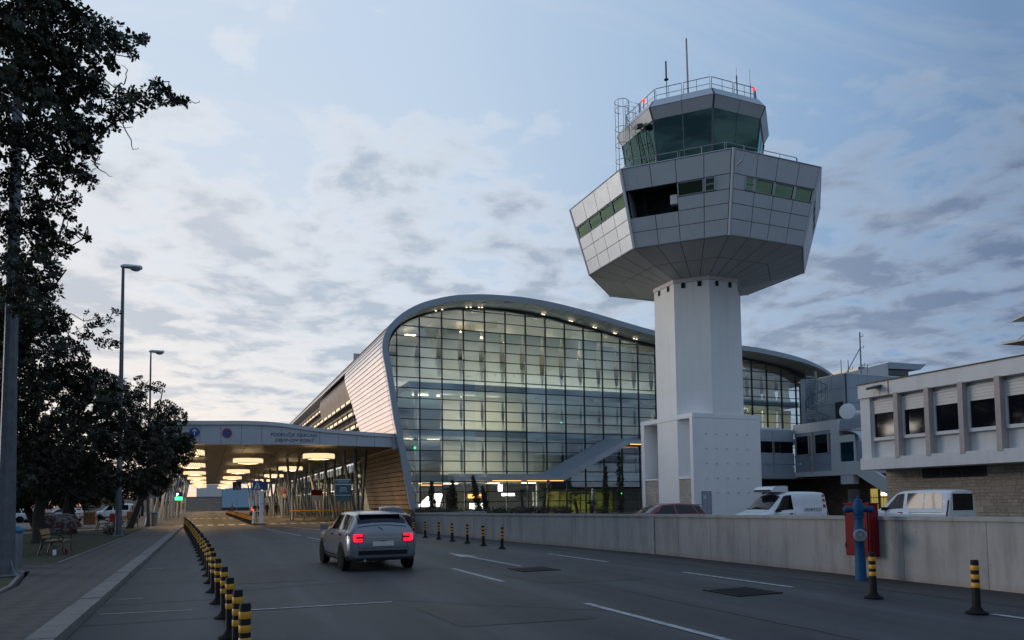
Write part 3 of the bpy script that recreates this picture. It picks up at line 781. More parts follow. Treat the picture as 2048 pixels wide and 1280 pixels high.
    rv = MB(); rv.box(30.62, 31.30, 39.985, 40.01, .02, 2.08); d_ = rv.build('door', M['alu_blue'], root)
    fr2 = MB(); 
    fr2.box(30.56, 30.62, 39.965, 40.02, .02, 2.14); fr2.box(31.30, 31.36, 39.965, 40.02, .02, 2.14); fr2.box(30.62, 31.30, 39.965, 40.02, 2.08, 2.14); fr2.box(30.98, 31.0, 39.975, 40.0, .02, 2.08)
    fr2.build('frame', M['steel'], d_)
    nt = MB(); nt.box(30.72, 30.92, 39.972, 39.984, 1.62, 1.86); nt.build('door_notice', M['sign_white'], d_)
    pg = MB()
    for i in range(5):
        for j in range(5):
            x = 31.05+i*.87; z = 6.05-j*1.0
            pg.obox((x, 39.97, z), (.10, .07, .05)); pg.tube([(x, 39.99, z), (x+.07, 39.94, z-.06)], .018, 4)
    pg.build('wall_pegs', M['offwhite'], root)
    settle(root)
    for ch in root.children:
        for g in ch.children: g.matrix_parent_inverse = ch.matrix_world.inverted() if False else Matrix.Identity(4)
tower()
# ------------------------------------------------------------------ right hand office block
def office():
    root = empty('office_building', (31, 20, 0), 0, 'low white office block with overhanging upper floor, pinkish pillars and stone ground floor', 'building')
    X = 31.0; y1 = 27.45; y0 = 2.0; xb = 46
    b = MB()
    b.box(X, xb, y0, y1, 6.68, 7.37)                         # roof band
    b.box(X, xb, y0, y1, 3.01, 3.60)                         # floor band
    b.box(X+.12, X+.5, 26.86, y1-.02, 3.6, 6.68)             # end pier
    b.box(X+.5, xb, y1-.32, y1-.02, 3.6, 6.68)               # end wall
    b.box(X+.42, X+.6, y0, 26.86, 3.6, 4.46)                 # spandrel
    b.box(X+.42, X+.6, y0, 26.86, 6.5, 6.68)
    b.build('upper_wall', M['offwhite'], root)
    r = MB(); r.box(X-.04, xb, y0, y1+.05, 7.37, 7.43); r.build('roof_flashing', M['rust'], root)
    rs = MB(); rs.box(X-.006, X, 25.58, 25.66, 6.69, 7.36); rs.box(X-.005, X, 26.1, 26.13, 6.69, 7.1); rs.pieces('rust_streak', M['rust_stain'], root, 6)
    ys = [26.86]; y = 25.25
    while y > y0: ys.append(y); y -= 1.655
    for i, (ya, yb) in enumerate(zip(ys, ys[1:])):
        hi = ya - (.12 if i else 0); lo = yb + .12
        f = MB(); f.box(X+.28, X+.46, hi-.09, hi, 4.46, 6.5); f.box(X+.28, X+.46, lo, lo+.07, 4.46, 6.5); f.box(X+.22, X+.46, lo+.07, hi-.09, 4.46, 4.62); f.box(X+.28, X+.46, lo+.07, hi-.09, 6.42, 6.5)
        fo = f.build('window', M['offwhite'], root)
        bl = MB(); 
        for k in range(4): bl.box(X+.30, X+.45, lo+.072, hi-.092, 5.84+k*.145, 5.975+k*.145)
        bl.build('shutter_box', M['blind'], fo)
        g = MB(); g.box(X+.36, X+.44, lo+.07, hi-.09, 4.62, 5.84); g.build('pane', M['dark_glass'], fo)
        for yy in (lo+.3, hi-.4):
            pass
        p = MB(); p.box(X+.02, X+.46, yb-.12, yb+.12, 3.6, 6.74) if False else p.prism([(X-.03, yb-.115), (X-.03, yb+.115), (X+.46, yb+.115), (X+.46, yb-.115)], lambda a, c: (a, c, 3.52), (0, 0, 3.2)); p.build('pillar', M['pillar'], root)
    s = MB(); s.box(32.6, xb, y0, 27.3, .02, 3.01); s.build('ground_floor_wall', M['stone'], root)
    v = MB(); v.box(32.58, 32.62, 21.98, 25.2, 2.5, 3.0); 
    v.build('ventilation_slot', M['dark_room'], root)
    lf = MB()
    for i in range(3): lf.box(32.56, 32.6, 22.05+i*1.06, 22.09+i*1.06, 2.5, 3.0)
    lf.build('slot_bar', M['dark_steel'], root)
    l = MB(); l.obox((X-.3, 26.2, 7.1), (.62, .42, .12), Matrix.Rotation(R(-14), 3, 'Y')); l.tube([(X, 26.2, 7.16), (X-.1, 26.2, 7.15)], .05, 6)
    lo_ = l.build('wall_lamp', M['dark_steel'], root)
    ln = MB(); ln.obox((X-.33, 26.2, 7.035), (.4, .3, .015), Matrix.Rotation(R(-14), 3, 'Y')); ln.build('lamp_lens', M['alu'], lo_)
    # folded steel canopy with stay rods on the roof, partly out of the picture
    cn = MB()
    cn.prism([(33.0, 21.3), (36, 20.9), (36, 18.4), (33.2, 18.2)], lambda a, c: (a, c, 8.42), (0, 0, .1))
    cn.prism([(33.0, 20.85), (36, 20.2), (36, 17.8), (33.3, 17.7)], lambda a, c: (a, c, 9.34 + (20.85-c)*.28), (0, 0, .1))
    for k in range(3): cn.tube([(33.2+.2*k, 20.8-.3*k, 8.5), (33.8+.2*k, 18.4-.3*k, 9.9)], .025, 5)
    cn.tube([(34.5, 18.6, 7.3), (34.5, 18.6, 10.1)], .09, 8)
    cn.build('roof_canopy', M['soffit'], root)
    settle(root)
office()

# ------------------------------------------------------------------ link building with stair
def link():
    root = empty('link_building', (42, 41, 0), 0, 'two storey blue grey panelled link building with a raked stair parapet, behind the refrigerated van', 'building')
    w = MB()
    w.box(42, 42.3, 34.0, 39.35, 6.55, 7.25) if False else None
    w.box(42.0, 50, 39.05, 43.4, 6.55, 7.25)                        # parapet
    w.box(42.0, 42.3, 39.05, 39.75, 3.2, 6.55)                       # pier
    w.box(42.0, 42.3, 39.75, 43.4, 3.2, 3.55)
    w.box(42.0, 42.35, 37.6, 39.05, 3.2, 4.15)
    w.box(42.0, 42.35, 37.6, 37.72, 4.15, 6.0); w.box(42.0, 42.35, 38.95, 39.05, 4.15, 6.4)
    w.box(42.0, 42.35, 37.72, 38.95, 5.55, 6.05)
    # raked stair parapet
    w.prism([(37.6, 4.2), (37.6, 3.2), (32.9, .45), (32.9, 1.6)], lambda a, c: (42.0, a, c), (.25, 0, 0))
    w.build('white_wall', M['offwhite'], root)
    p = MB()
    for i, (ya, yb) in enumerate(((43.35, 41.65), (41.45, 39.77))):
        p.box(42.06, 42.2, yb, ya, 3.55, 4.2); p.box(42.06, 42.2, yb, ya, 4.23, 4.85)
        p.box(42.06, 42.2, yb, ya, 6.3, 6.55)
    # front
    p.box(36.0, 41.95, 43.3, 43.6, 3.1, 4.03); p.box(36.0, 41.95, 43.3, 43.6, 4.06, 4.18); p.box(36.0, 41.95, 43.3, 43.6, 4.21, 5.05)
    p.box(36.0, 41.95, 43.3, 43.6, 5.95, 6.85)
    p.quad((36, 43.3, 6.87), (42, 43.3, 6.87), (42, 45, 7.2), (36, 45, 7.2))
    for x in (38.2, 39.9): p.box(x-.03, x+.03, 43.27, 43.3, 3.1, 6.85)
    p.box(42.3, 48, 38.95, 39.3, 7.25, 7.3)
    for i in range(5): p.box(42.1, 42.2, 34.0+i*1.0, 34.96+i*1.0, 6.45, 7.15)
    p.build('panel', M['alu_blue'], root)
    g = MB(); g.box(42.1, 42.16, 41.95, 43.2, 4.9, 6.3); g.box(42.1, 42.16, 40.1, 41.3, 4.9, 6.3); g.box(36.0, 39.84, 43.36, 43.5, 5.08, 5.92); g.box(39.96, 41.9, 43.36, 43.5, 5.08, 5.92); g.pieces('window', M['dark_glass'], root, 6)
    f = MB()
    for ya, yb in ((43.3, 41.85), (41.4, 40.0)):
        f.box(42.03, 42.18, ya-.1, ya, 4.85, 6.3); f.box(42.03, 42.18, yb, yb+.1, 4.85, 6.3); f.box(42.03, 42.18, yb, ya, 4.83, 4.9)
    f.box(41.95, 42.2, 41.5, 41.62, 3.5, 6.55); f.box(39.84, 39.96, 43.27, 43.5, 4.2, 5.95)
    f.pieces('window_frame', M['pillar'], root, 6)
    bg = MB(); bg.box(42.1, 42.16, 37.73, 38.94, 4.17, 5.54); bg.build('blue_window', M['teal_glass'], root)
    # barrel vault over the stair
    cv = MB(); n = 8
    for i in range(n):
        t0, t1 = math.pi/2*i/n, math.pi/2*(i+1)/n
        a = (38.9 - 1.9*math.sin(t0), 5.55 + .85*math.cos(t0)); b = (38.9 - 1.9*math.sin(t1), 5.55 + .85*math.cos(t1))
        cv.slab((41.85, a[0], a[1]), (41.85, b[0], b[1]), (45, b[0], b[1]), (45, a[0], a[1]), .04)
    cv.build('vaulted_roof', M['alu'], root)
    sd = MB(); sd.box(42.1, 42.15, 35.6, 37.58, 3.4, 5.5); sd.build('side_panel', M['alu_blue'], root)
    # undercroft
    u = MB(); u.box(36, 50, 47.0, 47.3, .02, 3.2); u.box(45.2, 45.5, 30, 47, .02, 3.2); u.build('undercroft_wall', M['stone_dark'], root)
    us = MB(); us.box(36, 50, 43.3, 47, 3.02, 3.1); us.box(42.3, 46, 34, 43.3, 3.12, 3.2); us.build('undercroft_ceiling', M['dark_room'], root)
    bx = MB(); bx.box(42.05, 42.6, 37.9, 39.0, 2.55, 3.2); bx.build('ceiling_box', M['offwhite'], root)
    dr = MB(); dr.box(45.1, 45.2, 40.2, 41.2, .02, 2.2); dr.build('door', M['alu_blue'], root)
    li = MB(); li.box(45.1, 45.19, 38.6, 39.15, .5, 2.2); li.box(45.1, 45.19, 37.5, 38.3, .4, 2.3); li.build('lit_doorway', emit('yellow_lit_doorway', (.75, .6, .16), .45), root)
    lp = MB(); lp.box(45.05, 45.09, 37.6, 38.2, 1.7, 1.9); lp.box(45.05, 45.09, 38.75, 38.85, .9, 1.1); lp.build('lit_sign', M['lamp_white'], root)
    settle(root)
    fn = empty('bar_fence', (43.6, 36, 0), 0, 'dark vertical bar fence under the raked stair', 'fence')
    f = MB()
    for i in range(34): f.tube([(43.6, 33+i*.2, .02), (43.6, 33+i*.2, 1.75)], .015, 4)
    f.build('bars', M['dark_steel'], fn); f = MB()
    for z in (.3, 1.55): f.tube([(43.6, 33, z), (43.6, 39.7, z)], .025, 5)
    f.build('rail', M['dark_steel'], fn); settle(fn)
link()

def annex():
    root = empty('plant_building', (57, 51, 0), 0, 'blue grey tiled square annex rising behind the link building', 'building')
    b = MB(); b.box(55.06, 67.9, 50.05, 55.9, .02, 13.15); b.build('core', M['panel_back'], root)
    t = MB(); nx, nz = 10, 9
    for i in range(nx):
        for j in range(nz):
            x0, x1 = 55.3+i*1.26, 55.3+(i+1)*1.26; z0, z1 = 1.0+j*1.355, 1.0+(j+1)*1.355
            t.box(x0+.015, x1-.015, 50.0, 50.05, z0+.015, z1-.015)
    for i in range(3):
        for j in range(nz):
            y0, y1 = 50.35+i*1.3, 50.35+(i+1)*1.3; z0, z1 = 1.0+j*1.355, 1.0+(j+1)*1.355
            t.box(55.0, 55.06, y0+.015, y1-.015, z0+.015, z1-.015)
    for j in range(nz):
        z0, z1 = 1.0+j*1.355, 1.0+(j+1)*1.355
        pr = [(55.0, 50.35), (55.03, 50.2), (55.14, 50.06), (55.3, 50.0), (55.3, 50.3), (55.1, 50.35)]
        t.prism(pr, lambda a, c: (a, c, z0+.015), (0, 0, 1.325))
    t.build('cladding_tile', M['alu_blue'], root)
    cp = MB(); cp.box(54.98, 67.95, 49.97, 55.95, 13.15, 13.28); cp.build('roof_edge', M['alu'], root)
    fi = MB(); fi.box(54.2, 55.0, 54.2, 54.8, .02, 13.3); fi.build('fin_wall', M['alu_blue'], root)
    d = MB(); d.box(54.96, 55.0, 50.4, 51.3, 8.0, 10.6); d.build('door', M['dark_room'], root)
    pf = MB(); pf.box(52.6, 55.0, 50.2, 52.4, 7.75, 7.9); pf.build('platform', M['steel'], root)
    settle(root)
    st = empty('spiral_staircase', (53.35, 52.0, 7.8), 0, 'grey steel spiral staircase in front of the tiled annex', 'staircase')
    s = MB(); s.tube([(53.35, 52, 7.0), (53.35, 52, 13.6)], .11, 8); s.build('post', M['steel'], st)
    s = MB(); rl = MB(); o = []
    for i in range(26):
        a = R(-60+i*24); z = 8.0+i*.2
        pts = [(53.35+.1*math.cos(a), 52+.1*math.sin(a)), (53.35+1.0*math.cos(a-.2), 52+1.0*math.sin(a-.2)), (53.35+1.0*math.cos(a+.2), 52+1.0*math.sin(a+.2))]
        s.prism(pts, lambda x, y: (x, y, z), (0, 0, .06))
        q = (53.35+1.0*math.cos(a), 52+1.0*math.sin(a), z); o.append((q[0], q[1], z+1.0)); rl.tube([q, (q[0], q[1], z+1.0)], .018, 4)
    rl.tube(o, .03, 5)
    s.build('tread', M['alu'], st); rl.build('handrail', M['dark_steel'], st)
    r2 = MB()
    for (a, b) in (((52.6, 50.2), (52.6, 52.0)), ((52.6, 50.2), (55, 50.2))):
        for z in (8.4, 8.9): r2.tube([(*a, z), (*b, z)], .02, 4)
        for t in (0, .33, .66, 1): r2.tube([(a[0]+(b[0]-a[0])*t, a[1]+(b[1]-a[1])*t, 7.9), (a[0]+(b[0]-a[0])*t, a[1]+(b[1]-a[1])*t, 8.9)], .02, 4)
    r2.build('platform_railing', M['steel'], st); settle(st)
    # roof masts
    A = [('lattice_mast', (57.6, 50.5), 17.4, 'tall slim mast with short arms and a diagonal strut on the annex roof', [(15.9, .45), (17.0, .4), (14.2, .5)]),
         ('antenna_pole', (53.9+1.4, 50.6), 14.4, 'short antenna pole at the left corner of the annex roof', []),
         ('antenna_pole', (56.7-1.9+.3, 50.6), 15.6, 'antenna pole with one side arm on the annex roof', [(14.0, .7)]),
         ('antenna_pole', (56.3, 50.8), 14.3, 'thin antenna pole between the mast strut and the side arm pole', []),
         ('antenna_pole', (58.8, 50.8), 14.4, 'thin antenna pole right of the tall mast', [])]
    A[1] = (A[1][0], (55.15, 50.6), 14.6, A[1][3], []); A[2] = (A[2][0], (55.95, 50.5), 14.6, A[2][3], [(13.75, .55)])
    for nm, (x, y), zt, lab, arms in A:
        e = empty(nm, (x, y, 13.28), 0, lab, 'mast')
        m = MB(); m.tube([(x, y, 13.2), (x, y, zt)], .07 if nm == 'lattice_mast' else .035, 6); m.build('pole', M['steel'], e)
        for z, L in arms:
            a = MB(); a.tube([(x, y, z), (x+L, y, z), (x+L, y, z+.28)], .03, 5); a.build('side_arm', M['steel'], e)
        if nm == 'lattice_mast':
            a = MB(); a.tube([(x-2.0, y, 13.25), (x, y, 15.9)], .05, 5); a.build('strut', M['steel'], e)
        settle(e)
    # old control cab far behind
    o = empty('old_control_room', (84, 70, 0), 0, 'small roof top control room with an overhanging slanted grey roof behind the annex', 'building')
    w = MB(); w.box(78, 88, 70, 76, .02, 18.0); w.build('wall', M['alu_blue'], o)
    gl = MB(); gl.box(79, 88.3, 69.7, 76, 18.0, 18.75); gl.build('window_band', M['teal_glass'], o)
    rf = MB(); rf.add([(77, 70, 17.9), (84, 69.4, 18.4), (84, 69.4, 19.5), (77.2, 70, 18.1)] and [(84, 69.2, 18.7), (90, 69.2, 18.9), (91.2, 69.2, 19.7), (84, 69.2, 19.6), (84, 77, 18.7), (90, 77, 18.9), (91.2, 77, 19.7), (84, 77, 19.6)], [(0, 1, 2, 3), (4, 5, 6, 7), (0, 1, 5, 4), (1, 2, 6, 5), (2, 3, 7, 6), (3, 0, 4, 7)])
    rf.build('slanted_roof', M['alu_blue'], o)
    rw = MB(); rw.prism([(76.5, 17.7), (83.99, 17.7), (83.99, 19.55)], lambda a, c: (a, 69.3, c), (0, 6, 0)); rw.build('ramped_side', M['offwhite'], o)
    settle(o)
annex()

def dish():
    root = empty('satellite_dish', (44.05, 40.6, 7.25), 0, 'white drum shaped microwave dish on the link building roof', 'antenna')
    m = MB(); q = Matrix.Rotation(R(-50), 3, 'Z')
    pr = [(.0, .34), (.50, .33), (.56, .27), (.56, -.25), (.5, -.3), (0, -.32)]
    vs = MB(); vs.lathe([(r, z) for r, z in pr[::-1]], (0, 0, 0), 24, axis='y')
    d = Vector((-.72, -.69, 0)).normalized(); rot = Vector((0, -1, 0)).rotation_difference(d).to_matrix()
    c = Vector((44.05, 40.0, 8.02)); vs.v = [tuple(c + rot @ Vector(v)) for v in vs.v]
    vs.build('drum', M['white'], root, smooth=40)
    p = MB(); p.tube([(44.2, 40.3, 7.25), (44.2, 40.3, 8.0), (44.1, 40.05, 8.0)], .07, 6); p.build('bracket', M['steel'], root)
    t = MB(); t.tube([(44.2, 40.3, 7.9), (47.5, 39.5, 8.2)], .14, 8); t.build('cable_duct', M['offwhite'], root)
    settle(root)
dish()

# ------------------------------------------------------------------ terminal
OUT = [(16.25, 0.0), (15.98, .9), (15.72, 1.4), (14.83, 6.19), (14.6, 7.65), (14.43, 8.4), (14.22, 9.67), (13.97, 11.29), (13.66, 13.07), (13.49, 13.93), (13.42, 14.6), (13.49, 15.3), (13.75, 16.05), (14.15, 16.65), (14.75, 17.3), (15.69, 18.03), (16.87, 18.68), (18.27, 19.19), (19.92, 19.63), (21.73, 19.89), (23.59, 20.03), (25.49, 20.08), (26.98, 20.05), (29.13, 19.9), (31.54, 19.6), (34.05, 19.2), (36.62, 18.75), (40.25, 18.15), (43.5, 17.8), (47, 17.55), (50.84, 17.43), (52.88, 17.36), (54.98, 17.17), (57.12, 16.94), (59.27, 16.6), (60.89, 16.2), (62.38, 15.68), (63.45, 15.13), (64.09, 14.74)]
GL = [(17.05, 0.0), (16.89, 1.17), (16.37, 4.47), (15.96, 6.8), (15.38, 9.89), (15.07, 11.41), (14.79, 12.64), (14.57, 14.09), (14.55, 15.46), (14.98, 16.43), (15.88, 17.4), (17.3, 18.2), (19.34, 18.88), (21.42, 19.22), (23.58, 19.38), (25.69, 19.39), (27.8, 19.3), (29.86, 19.12), (31.84, 18.83), (33.93, 18.55), (35.95, 18.22), (38.01, 17.84), (40.06, 17.51), (42.1, 17.2), (46, 16.95), (50, 16.85), (54.48, 16.64), (56.48, 16.37), (58.59, 16.06), (60.73, 15.5), (61.96, 15.0), (62.3, 14.0)]
def smooth_path(pts, step):
    """Catmull-Rom resample"""
    P = [Vector(p) for p in pts]; out = []
    for i in range(len(P)-1):
        p0, p1, p2, p3 = P[max(0, i-1)], P[i], P[i+1], P[min(len(P)-1, i+2)]
        n = max(2, int((p2-p1).length/.12))
        for k in range(n):
            t = k/n
            out.append(.5*((2*p1)+(p2-p0)*t+(2*p0-5*p1+4*p2-p3)*t*t+(3*p1-p0-3*p2+p3)*t**3))
    out.append(P[-1])
    res = [out[0]]; acc = 0
    for a, b in zip(out, out[1:]):
        d = (b-a).length
        while acc + d >= step:
            t = (step-acc)/d; a = a + (b-a)*t; res.append(a.copy()); d = (b-a).length; acc = 0
        acc += d
    res.append(out[-1]); return res
def interp(tab, x):
    for (xa, za), (xb, zb) in zip(tab, tab[1:]):
        if min(xa, xb) <= x <= max(xa, xb) and abs(xb-xa) > 1e-6: return za+(zb-za)*(x-xa)/(xb-xa)
    return tab[0][1] if x < tab[0][0] else tab[-1][1]
YF, YG = 59.5, 62.3
def terminal():
    root = empty('terminal_building', (39, 60, 0), 0, 'large airport terminal with a wave shaped roof and a tall curved glass front', 'terminal building')
    path = smooth_path(OUT, .41); n = len(path)
    nor = []
    for i in range(n):
        t = (path[min(n-1, i+1)] - path[max(0, i-1)]).normalized(); nor.append(Vector((-t.y, t.x)))   # outward (left of travel)
    def off(i, d): p = path[i] + nor[i]*d; return p
    # cladding: lapped strips
    cl = MB(); yb = 185.0
    def cut(z):   # how far back the clad panel runs on the flank
        if z < 6.6: return 76.5
        if z < 15.25: return 73.0 + (z-7)*.62
        return yb
    for i in range(n-1):
        a, b = off(i, .06), off(i+1, .0); zz = (path[i].y+path[i+1].y)/2
        left = path[i].x < 17 and path[i].y < 15.3
        y2a = cut(path[i].y) if left else yb; y2b = cut(path[i+1].y) if left and path[i+1].y < 15.3 else (y2a if left else yb)
        mi = 1 if (left and zz < 6.4) else 0
        cl.quad((a.x, YF+.02, a.y), (b.x, YF+.02, b.y), (b.x, y2b, b.y), (a.x, y2a, a.y), mi)
        c = off(i+1, .06) if i+1 < n else b
        if mi == 1:
            e0 = off(i, .066); e1 = e0 + (off(i+1, .006)-e0)*.13
            cl.quad((e0.x, YF+.02, e0.y), (e1.x, YF+.02, e1.y), (e1.x, y2b, e1.y), (e0.x, y2a, e0.y), 3)
        cl.quad((b.x, YF+.02, b.y), (c.x, YF+.02, c.y), (c.x, y2b, c.y), (b.x, y2b, b.y), 2 if mi == 0 else 3)
    cl.build('cladding', [M['clad'], M['timber'], M['clad_lip'], M['bark']], root)
    sm = MB()
    for i in range(2, n-1):
        if path[i].x < 16.2 and path[i].y < 17:
            a, b = off(i, .058), off(i+1, .058); sm.quad((a.x, YF+.75, a.y), (b.x, YF+.75, b.y), (b.x, YF+.82, b.y), (a.x, YF+.82, a.y))
    sm.build('cladding_seam', M['mullion'], root)
    # front rim, tapering towards the right tip
    rim = MB()
    def th(i):
        u = i/(n-1)
        return .44 if u < .9 else .44 - .3*(u-.9)/.1
    for i in range(n-1):
        a, b = off(i, .07), off(i+1, .07); c, d = off(i+1, -th(i+1)), off(i, -th(i))
        rim.quad((a.x, YF, a.y), (b.x, YF, b.y), (c.x, YF, c.y), (d.x, YF, d.y))
        rim.quad((a.x, YF, a.y), (b.x, YF, b.y), (b.x, YF+.25, b.y), (a.x, YF+.25, a.y))
    rim.build('roof_rim', M['alu_blue'], root)
    sf = MB()
    for i in range(n-1):
        c, d = off(i+1, -th(i+1)), off(i, -th(i))
        sf.quad((d.x, YF, d.y), (c.x, YF, c.y), (c.x, YG+.1, c.y), (d.x, YG+.1, d.y), 0)
    for i in range(0, n-1, 5):
        c = off(i, -th(i)-.006); e = off(min(n-1, i+1), -th(i)-.006); e = c + (e-c).normalized()*.05
        sf.quad((c.x, YF+.02, c.y), (e.x, YF+.02, e.y), (e.x, YG, e.y), (c.x, YG, c.y), 1)
    sf.build('eaves_soffit', [M['soffit'], M['panel_back']], root)
    ic = MB()
    for i in range(n-1):
        c, d = off(i+1, -th(i+1)), off(i, -th(i))
        if path[i].y > 12.6 or path[i].x > 20: ic.quad((d.x, YG+.1, d.y), (c.x, YG+.1, c.y), (c.x, 100, c.y), (d.x, 100, d.y))
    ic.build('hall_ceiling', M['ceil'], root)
    # downlights in the eaves
    dl = MB()
    for x in (18.6, 19.2, 21.5, 21.9, 22.7, 23.0, 29.1, 29.3, 32, 32.25, 34.6, 34.85, 36.9, 37.1, 39.2, 39.5, 52.0, 52.3):
        z = interp(OUT[12:], x) - .60; dl.lathe([(.085, 0), (.085, -.03), (0, -.03)], (x, 61.4, z), 8)
    dl.pieces('eaves_downlight', M['lamp_small'], root, 16)
    # glass front
    g = MB(); poly = GL + [(62.3, 0.0)]
    vs = [(x, YG, z) for x, z in poly]; g.add(vs, [tuple(range(len(vs)))])
    go = g.build('glass_front', M['facade_glass'], root, fix=False)
    # head of the glazing: dark band following the curve
    hb = MB(); gp = smooth_path(GL[6:-1], .5)
    for a, b in zip(gp, gp[1:]):
        t = (b-a).normalized(); q = Vector((-t.y, t.x))
        hb.add([(a.x, YG-.16, a.y), (b.x, YG-.16, b.y), (b.x+q.x*.62, YG-.16, b.y+q.y*.62), (a.x+q.x*.62, YG-.16, a.y+q.y*.62)], [(0, 1, 2, 3)])
        hb.add([(a.x, YG-.16, a.y), (b.x, YG-.16, b.y), (b.x, YG+.2, b.y), (a.x, YG+.2, a.y)], [(0, 1, 2, 3)])
    hb.build('glazing_head', M['panel_back'], root)
    # mullion grid
    mg = MB(); sp = MB(); x = 15.26; xs = []
    top = GL[8:]
    def botz(xx):
        return 0.0
    left = sorted([(z, xx) for xx, z in GL[:9]])
    while x < 62:
        zt = interp(top, x) if x > 14.56 else 15
        zl = 0.02
        if x < 17.05:
            for (xa, za), (xb_, zb) in zip(GL[:8], GL[1:9]):
                if min(xa, xb_) <= x <= max(xa, xb_): zl = max(zl, za+(zb-za)*(x-xa)/(xb_-xa))
        mg.box(x-.04, x+.04, YG-.10, YG+.12, zl, zt+.05); xs.append((x, zl, zt)); x += 2.075
    rows = []; z = 18.25
    zi = 18.25 + .925
    for k in range(21):
        zz = 19.17 - k*.925
        if zz < .3: break
        # extents
        xl = None
        for (xa, za), (xb_, zb) in zip(GL, GL[1:]):
            if za != zb and min(za, zb) <= zz <= max(za, zb):
                xx = xa+(xb_-xa)*(zz-za)/(zb-za)
                rows.append((zz, xx))
        e = sorted(xx for q, xx in rows if q == zz)
        if zz < 14.0: e.append(62.3)
        if len(e) >= 2:
            mg.box(e[0], e[-1], YG-.075, YG+.05, zz-.036, zz+.036)
            for (x, zl, zt) in xs:
                if zl < zz < zt: sp.obox((x, YG-.1, zz), (.2, .06, .09))
    mg.add(sp.v, sp.f); mg.build('mullion_grid', M['mullion'], root)
    # floors and back wall
    fs = MB()
    for z0, z1 in ((11.84, 12.45), (7.6, 8.18), (3.5, 4.05)): fs.box(16.5, 61.8, YG+.55, 84, z0, z1)
    fs.build('floor_slab', M['floor_slab'], root)
    iw = MB(); iw.box(15.5, 61.8, 84, 84.3, .02, 19); iw.build('back_wall', M['inner_wall'], root)
    gf = MB(); gf.box(16.2, 61.8, YG, 84, -.02, .06); gf.build('ground_floor', M['inner_wall'], root)
    gw = MB(); gw.box(31.7, 40.6, 68.6, 68.8, .06, 2.6); gw.box(31.6, 31.7, 63.5, 68.8, .06, 2.6); gw.build('lime_wall', M['inner_green'], root)
    gw = MB(); gw.box(30.0, 31.4, 66.0, 66.2, .06, 2.6); gw.box(46, 61.8, 70, 70.2, 8.18, 11.84); gw.build('cream_wall', M['inner_wall'], root)
    # fabric sails behind each bay, waisted so that lens shaped slots open at the mullions
    def sails(z0, z1f, xa, xb_, yy, name, wmin=.72, m='sail'):
        s = MB()
        for (x, zl, zt), (x2, _, zt2) in zip(xs, xs[1:]):
            if x < xa or x2 > xb_: continue
            z1 = min(z1f, min(zt, zt2) - .75)
            if z1 - z0 < 1: continue
            k = 14; c = (x+x2)/2; hw = (x2-x)/2
            vs = []
            for i in range(k+1):
                t = i/k; w = hw*(1-(1-wmin)*math.sin(math.pi*t)**.8)
                bow = .12*math.sin(math.pi*t)
                vs += [(c-w, yy, z0+(z1-z0)*t), (c, yy+bow, z0+(z1-z0)*t), (c+w, yy, z0+(z1-z0)*t)]
            s.add(vs, [f for i in range(k) for f in ((i*3, i*3+1, i*3+4, i*3+3), (i*3+1, i*3+2, i*3+5, i*3+4))])
        return s.pieces(name, M[m], root, 28, smooth=60)
    sails(12.5, 17.6, 14.5, 62, YG+.8, 'fabric_sail', .74)
    sails(8.3, 11.4, 18, 62, YG+.8, 'fabric_sail', .86)
    sails(4.1, 7.4, 18, 62, YG+.8, 'fabric_sail', .88)
    # lights inside
    lt = MB()
    for z, lst in ((11.76, ((18.4, 66), (20.8, 66), (23.2, 66), (25.6, 66), (47, 67), (52.5, 66), (56.5, 66), (59.5, 67))), (7.54, ((17.6, 66), (19.8, 66), (22.2, 66), (24.4, 66))), (3.44, ((18, 67), (22, 68), (26, 67), (29.5, 66)))):
        for x, y in lst: lt.box(x-.75, x+.75, y-.06, y+.06, z-.06, z-.02)
    for x, y in ((18.5, 70), (21.2, 72), (23.9, 70), (26.6, 72), (30, 72), (34, 70), (38, 72), (57.8, 68)):
        zt = interp(OUT[12:], x)-.9; lt.box(x-.5, x+.5, y-.25, y+.25, zt-.06, zt-.02)
    lt.pieces('ceiling_light', M['lamp_warm'], root, 6)
    lw = MB()
    for x, z in ((29.2, 17.5), (31.2, 17.0), (33.1, 16.6), (35.1, 16.1), (37.1, 15.6), (39.1, 15.1)): lw.lathe([(.22, 0), (.22, -.06), (0, -.07)], (x, 67.5, z), 10)
    lw.box(26.3, 26.75, 66.2, 66.24, 2.55, 3.25); lw.box(23.6, 25.0, 67, 67.04, .9, 1.45); lw.box(27.0, 28.4, 67, 67.04, 2.15, 2.4)
    lw.quad((18.0, 66, 1.2), (20.2, 66, 1.2), (20.2, 64.8, 2.4), (19.0, 64.8, 2.4))
    lw.build('lit_panel', M['lamp_white'], root)
    og = MB(); og.box(23.4, 25.3, 66.9, 66.94, 1.95, 2.35); og.box(17.3, 20.2, 64.5, 64.54, 3.15, 3.22); og.build('orange_sign', M['orange_glow'], root)
    gr = MB(); gr.box(33.1, 33.3, 66, 66.02, 9.5, 9.62); gr.box(38.2, 38.4, 66, 66.02, 9.5, 9.62); gr.box(36.9, 37.1, YG+.9, YG+.92, 6.05, 6.15); gr.box(40.1, 40.3, 66, 66.02, 2.2, 2.35); gr.box(17.25, 17.4, 64, 64.02, 6.5, 6.65); gr.pieces('exit_light', M['green_glow'], root, 6)
    co = MB()
    for x in (17.6, 29.8, 36, 42, 48, 54): co.tube([(x, YG+2.2, .05), (x, YG+2.2, 12)], .22, 10)
    co.tube([(17.6, YG+2.2, 2.4), (16.6, YG+1.0, 4.4)], .12, 8); co.tube([(17.6, YG+2.2, 7.0), (16.3, YG+1, 9)], .1, 8); co.tube([(17.6, YG+2.2, 4.2), (16.0, YG+1, 6.6)], .1, 8)
    co.build('column', M['alu'], root)
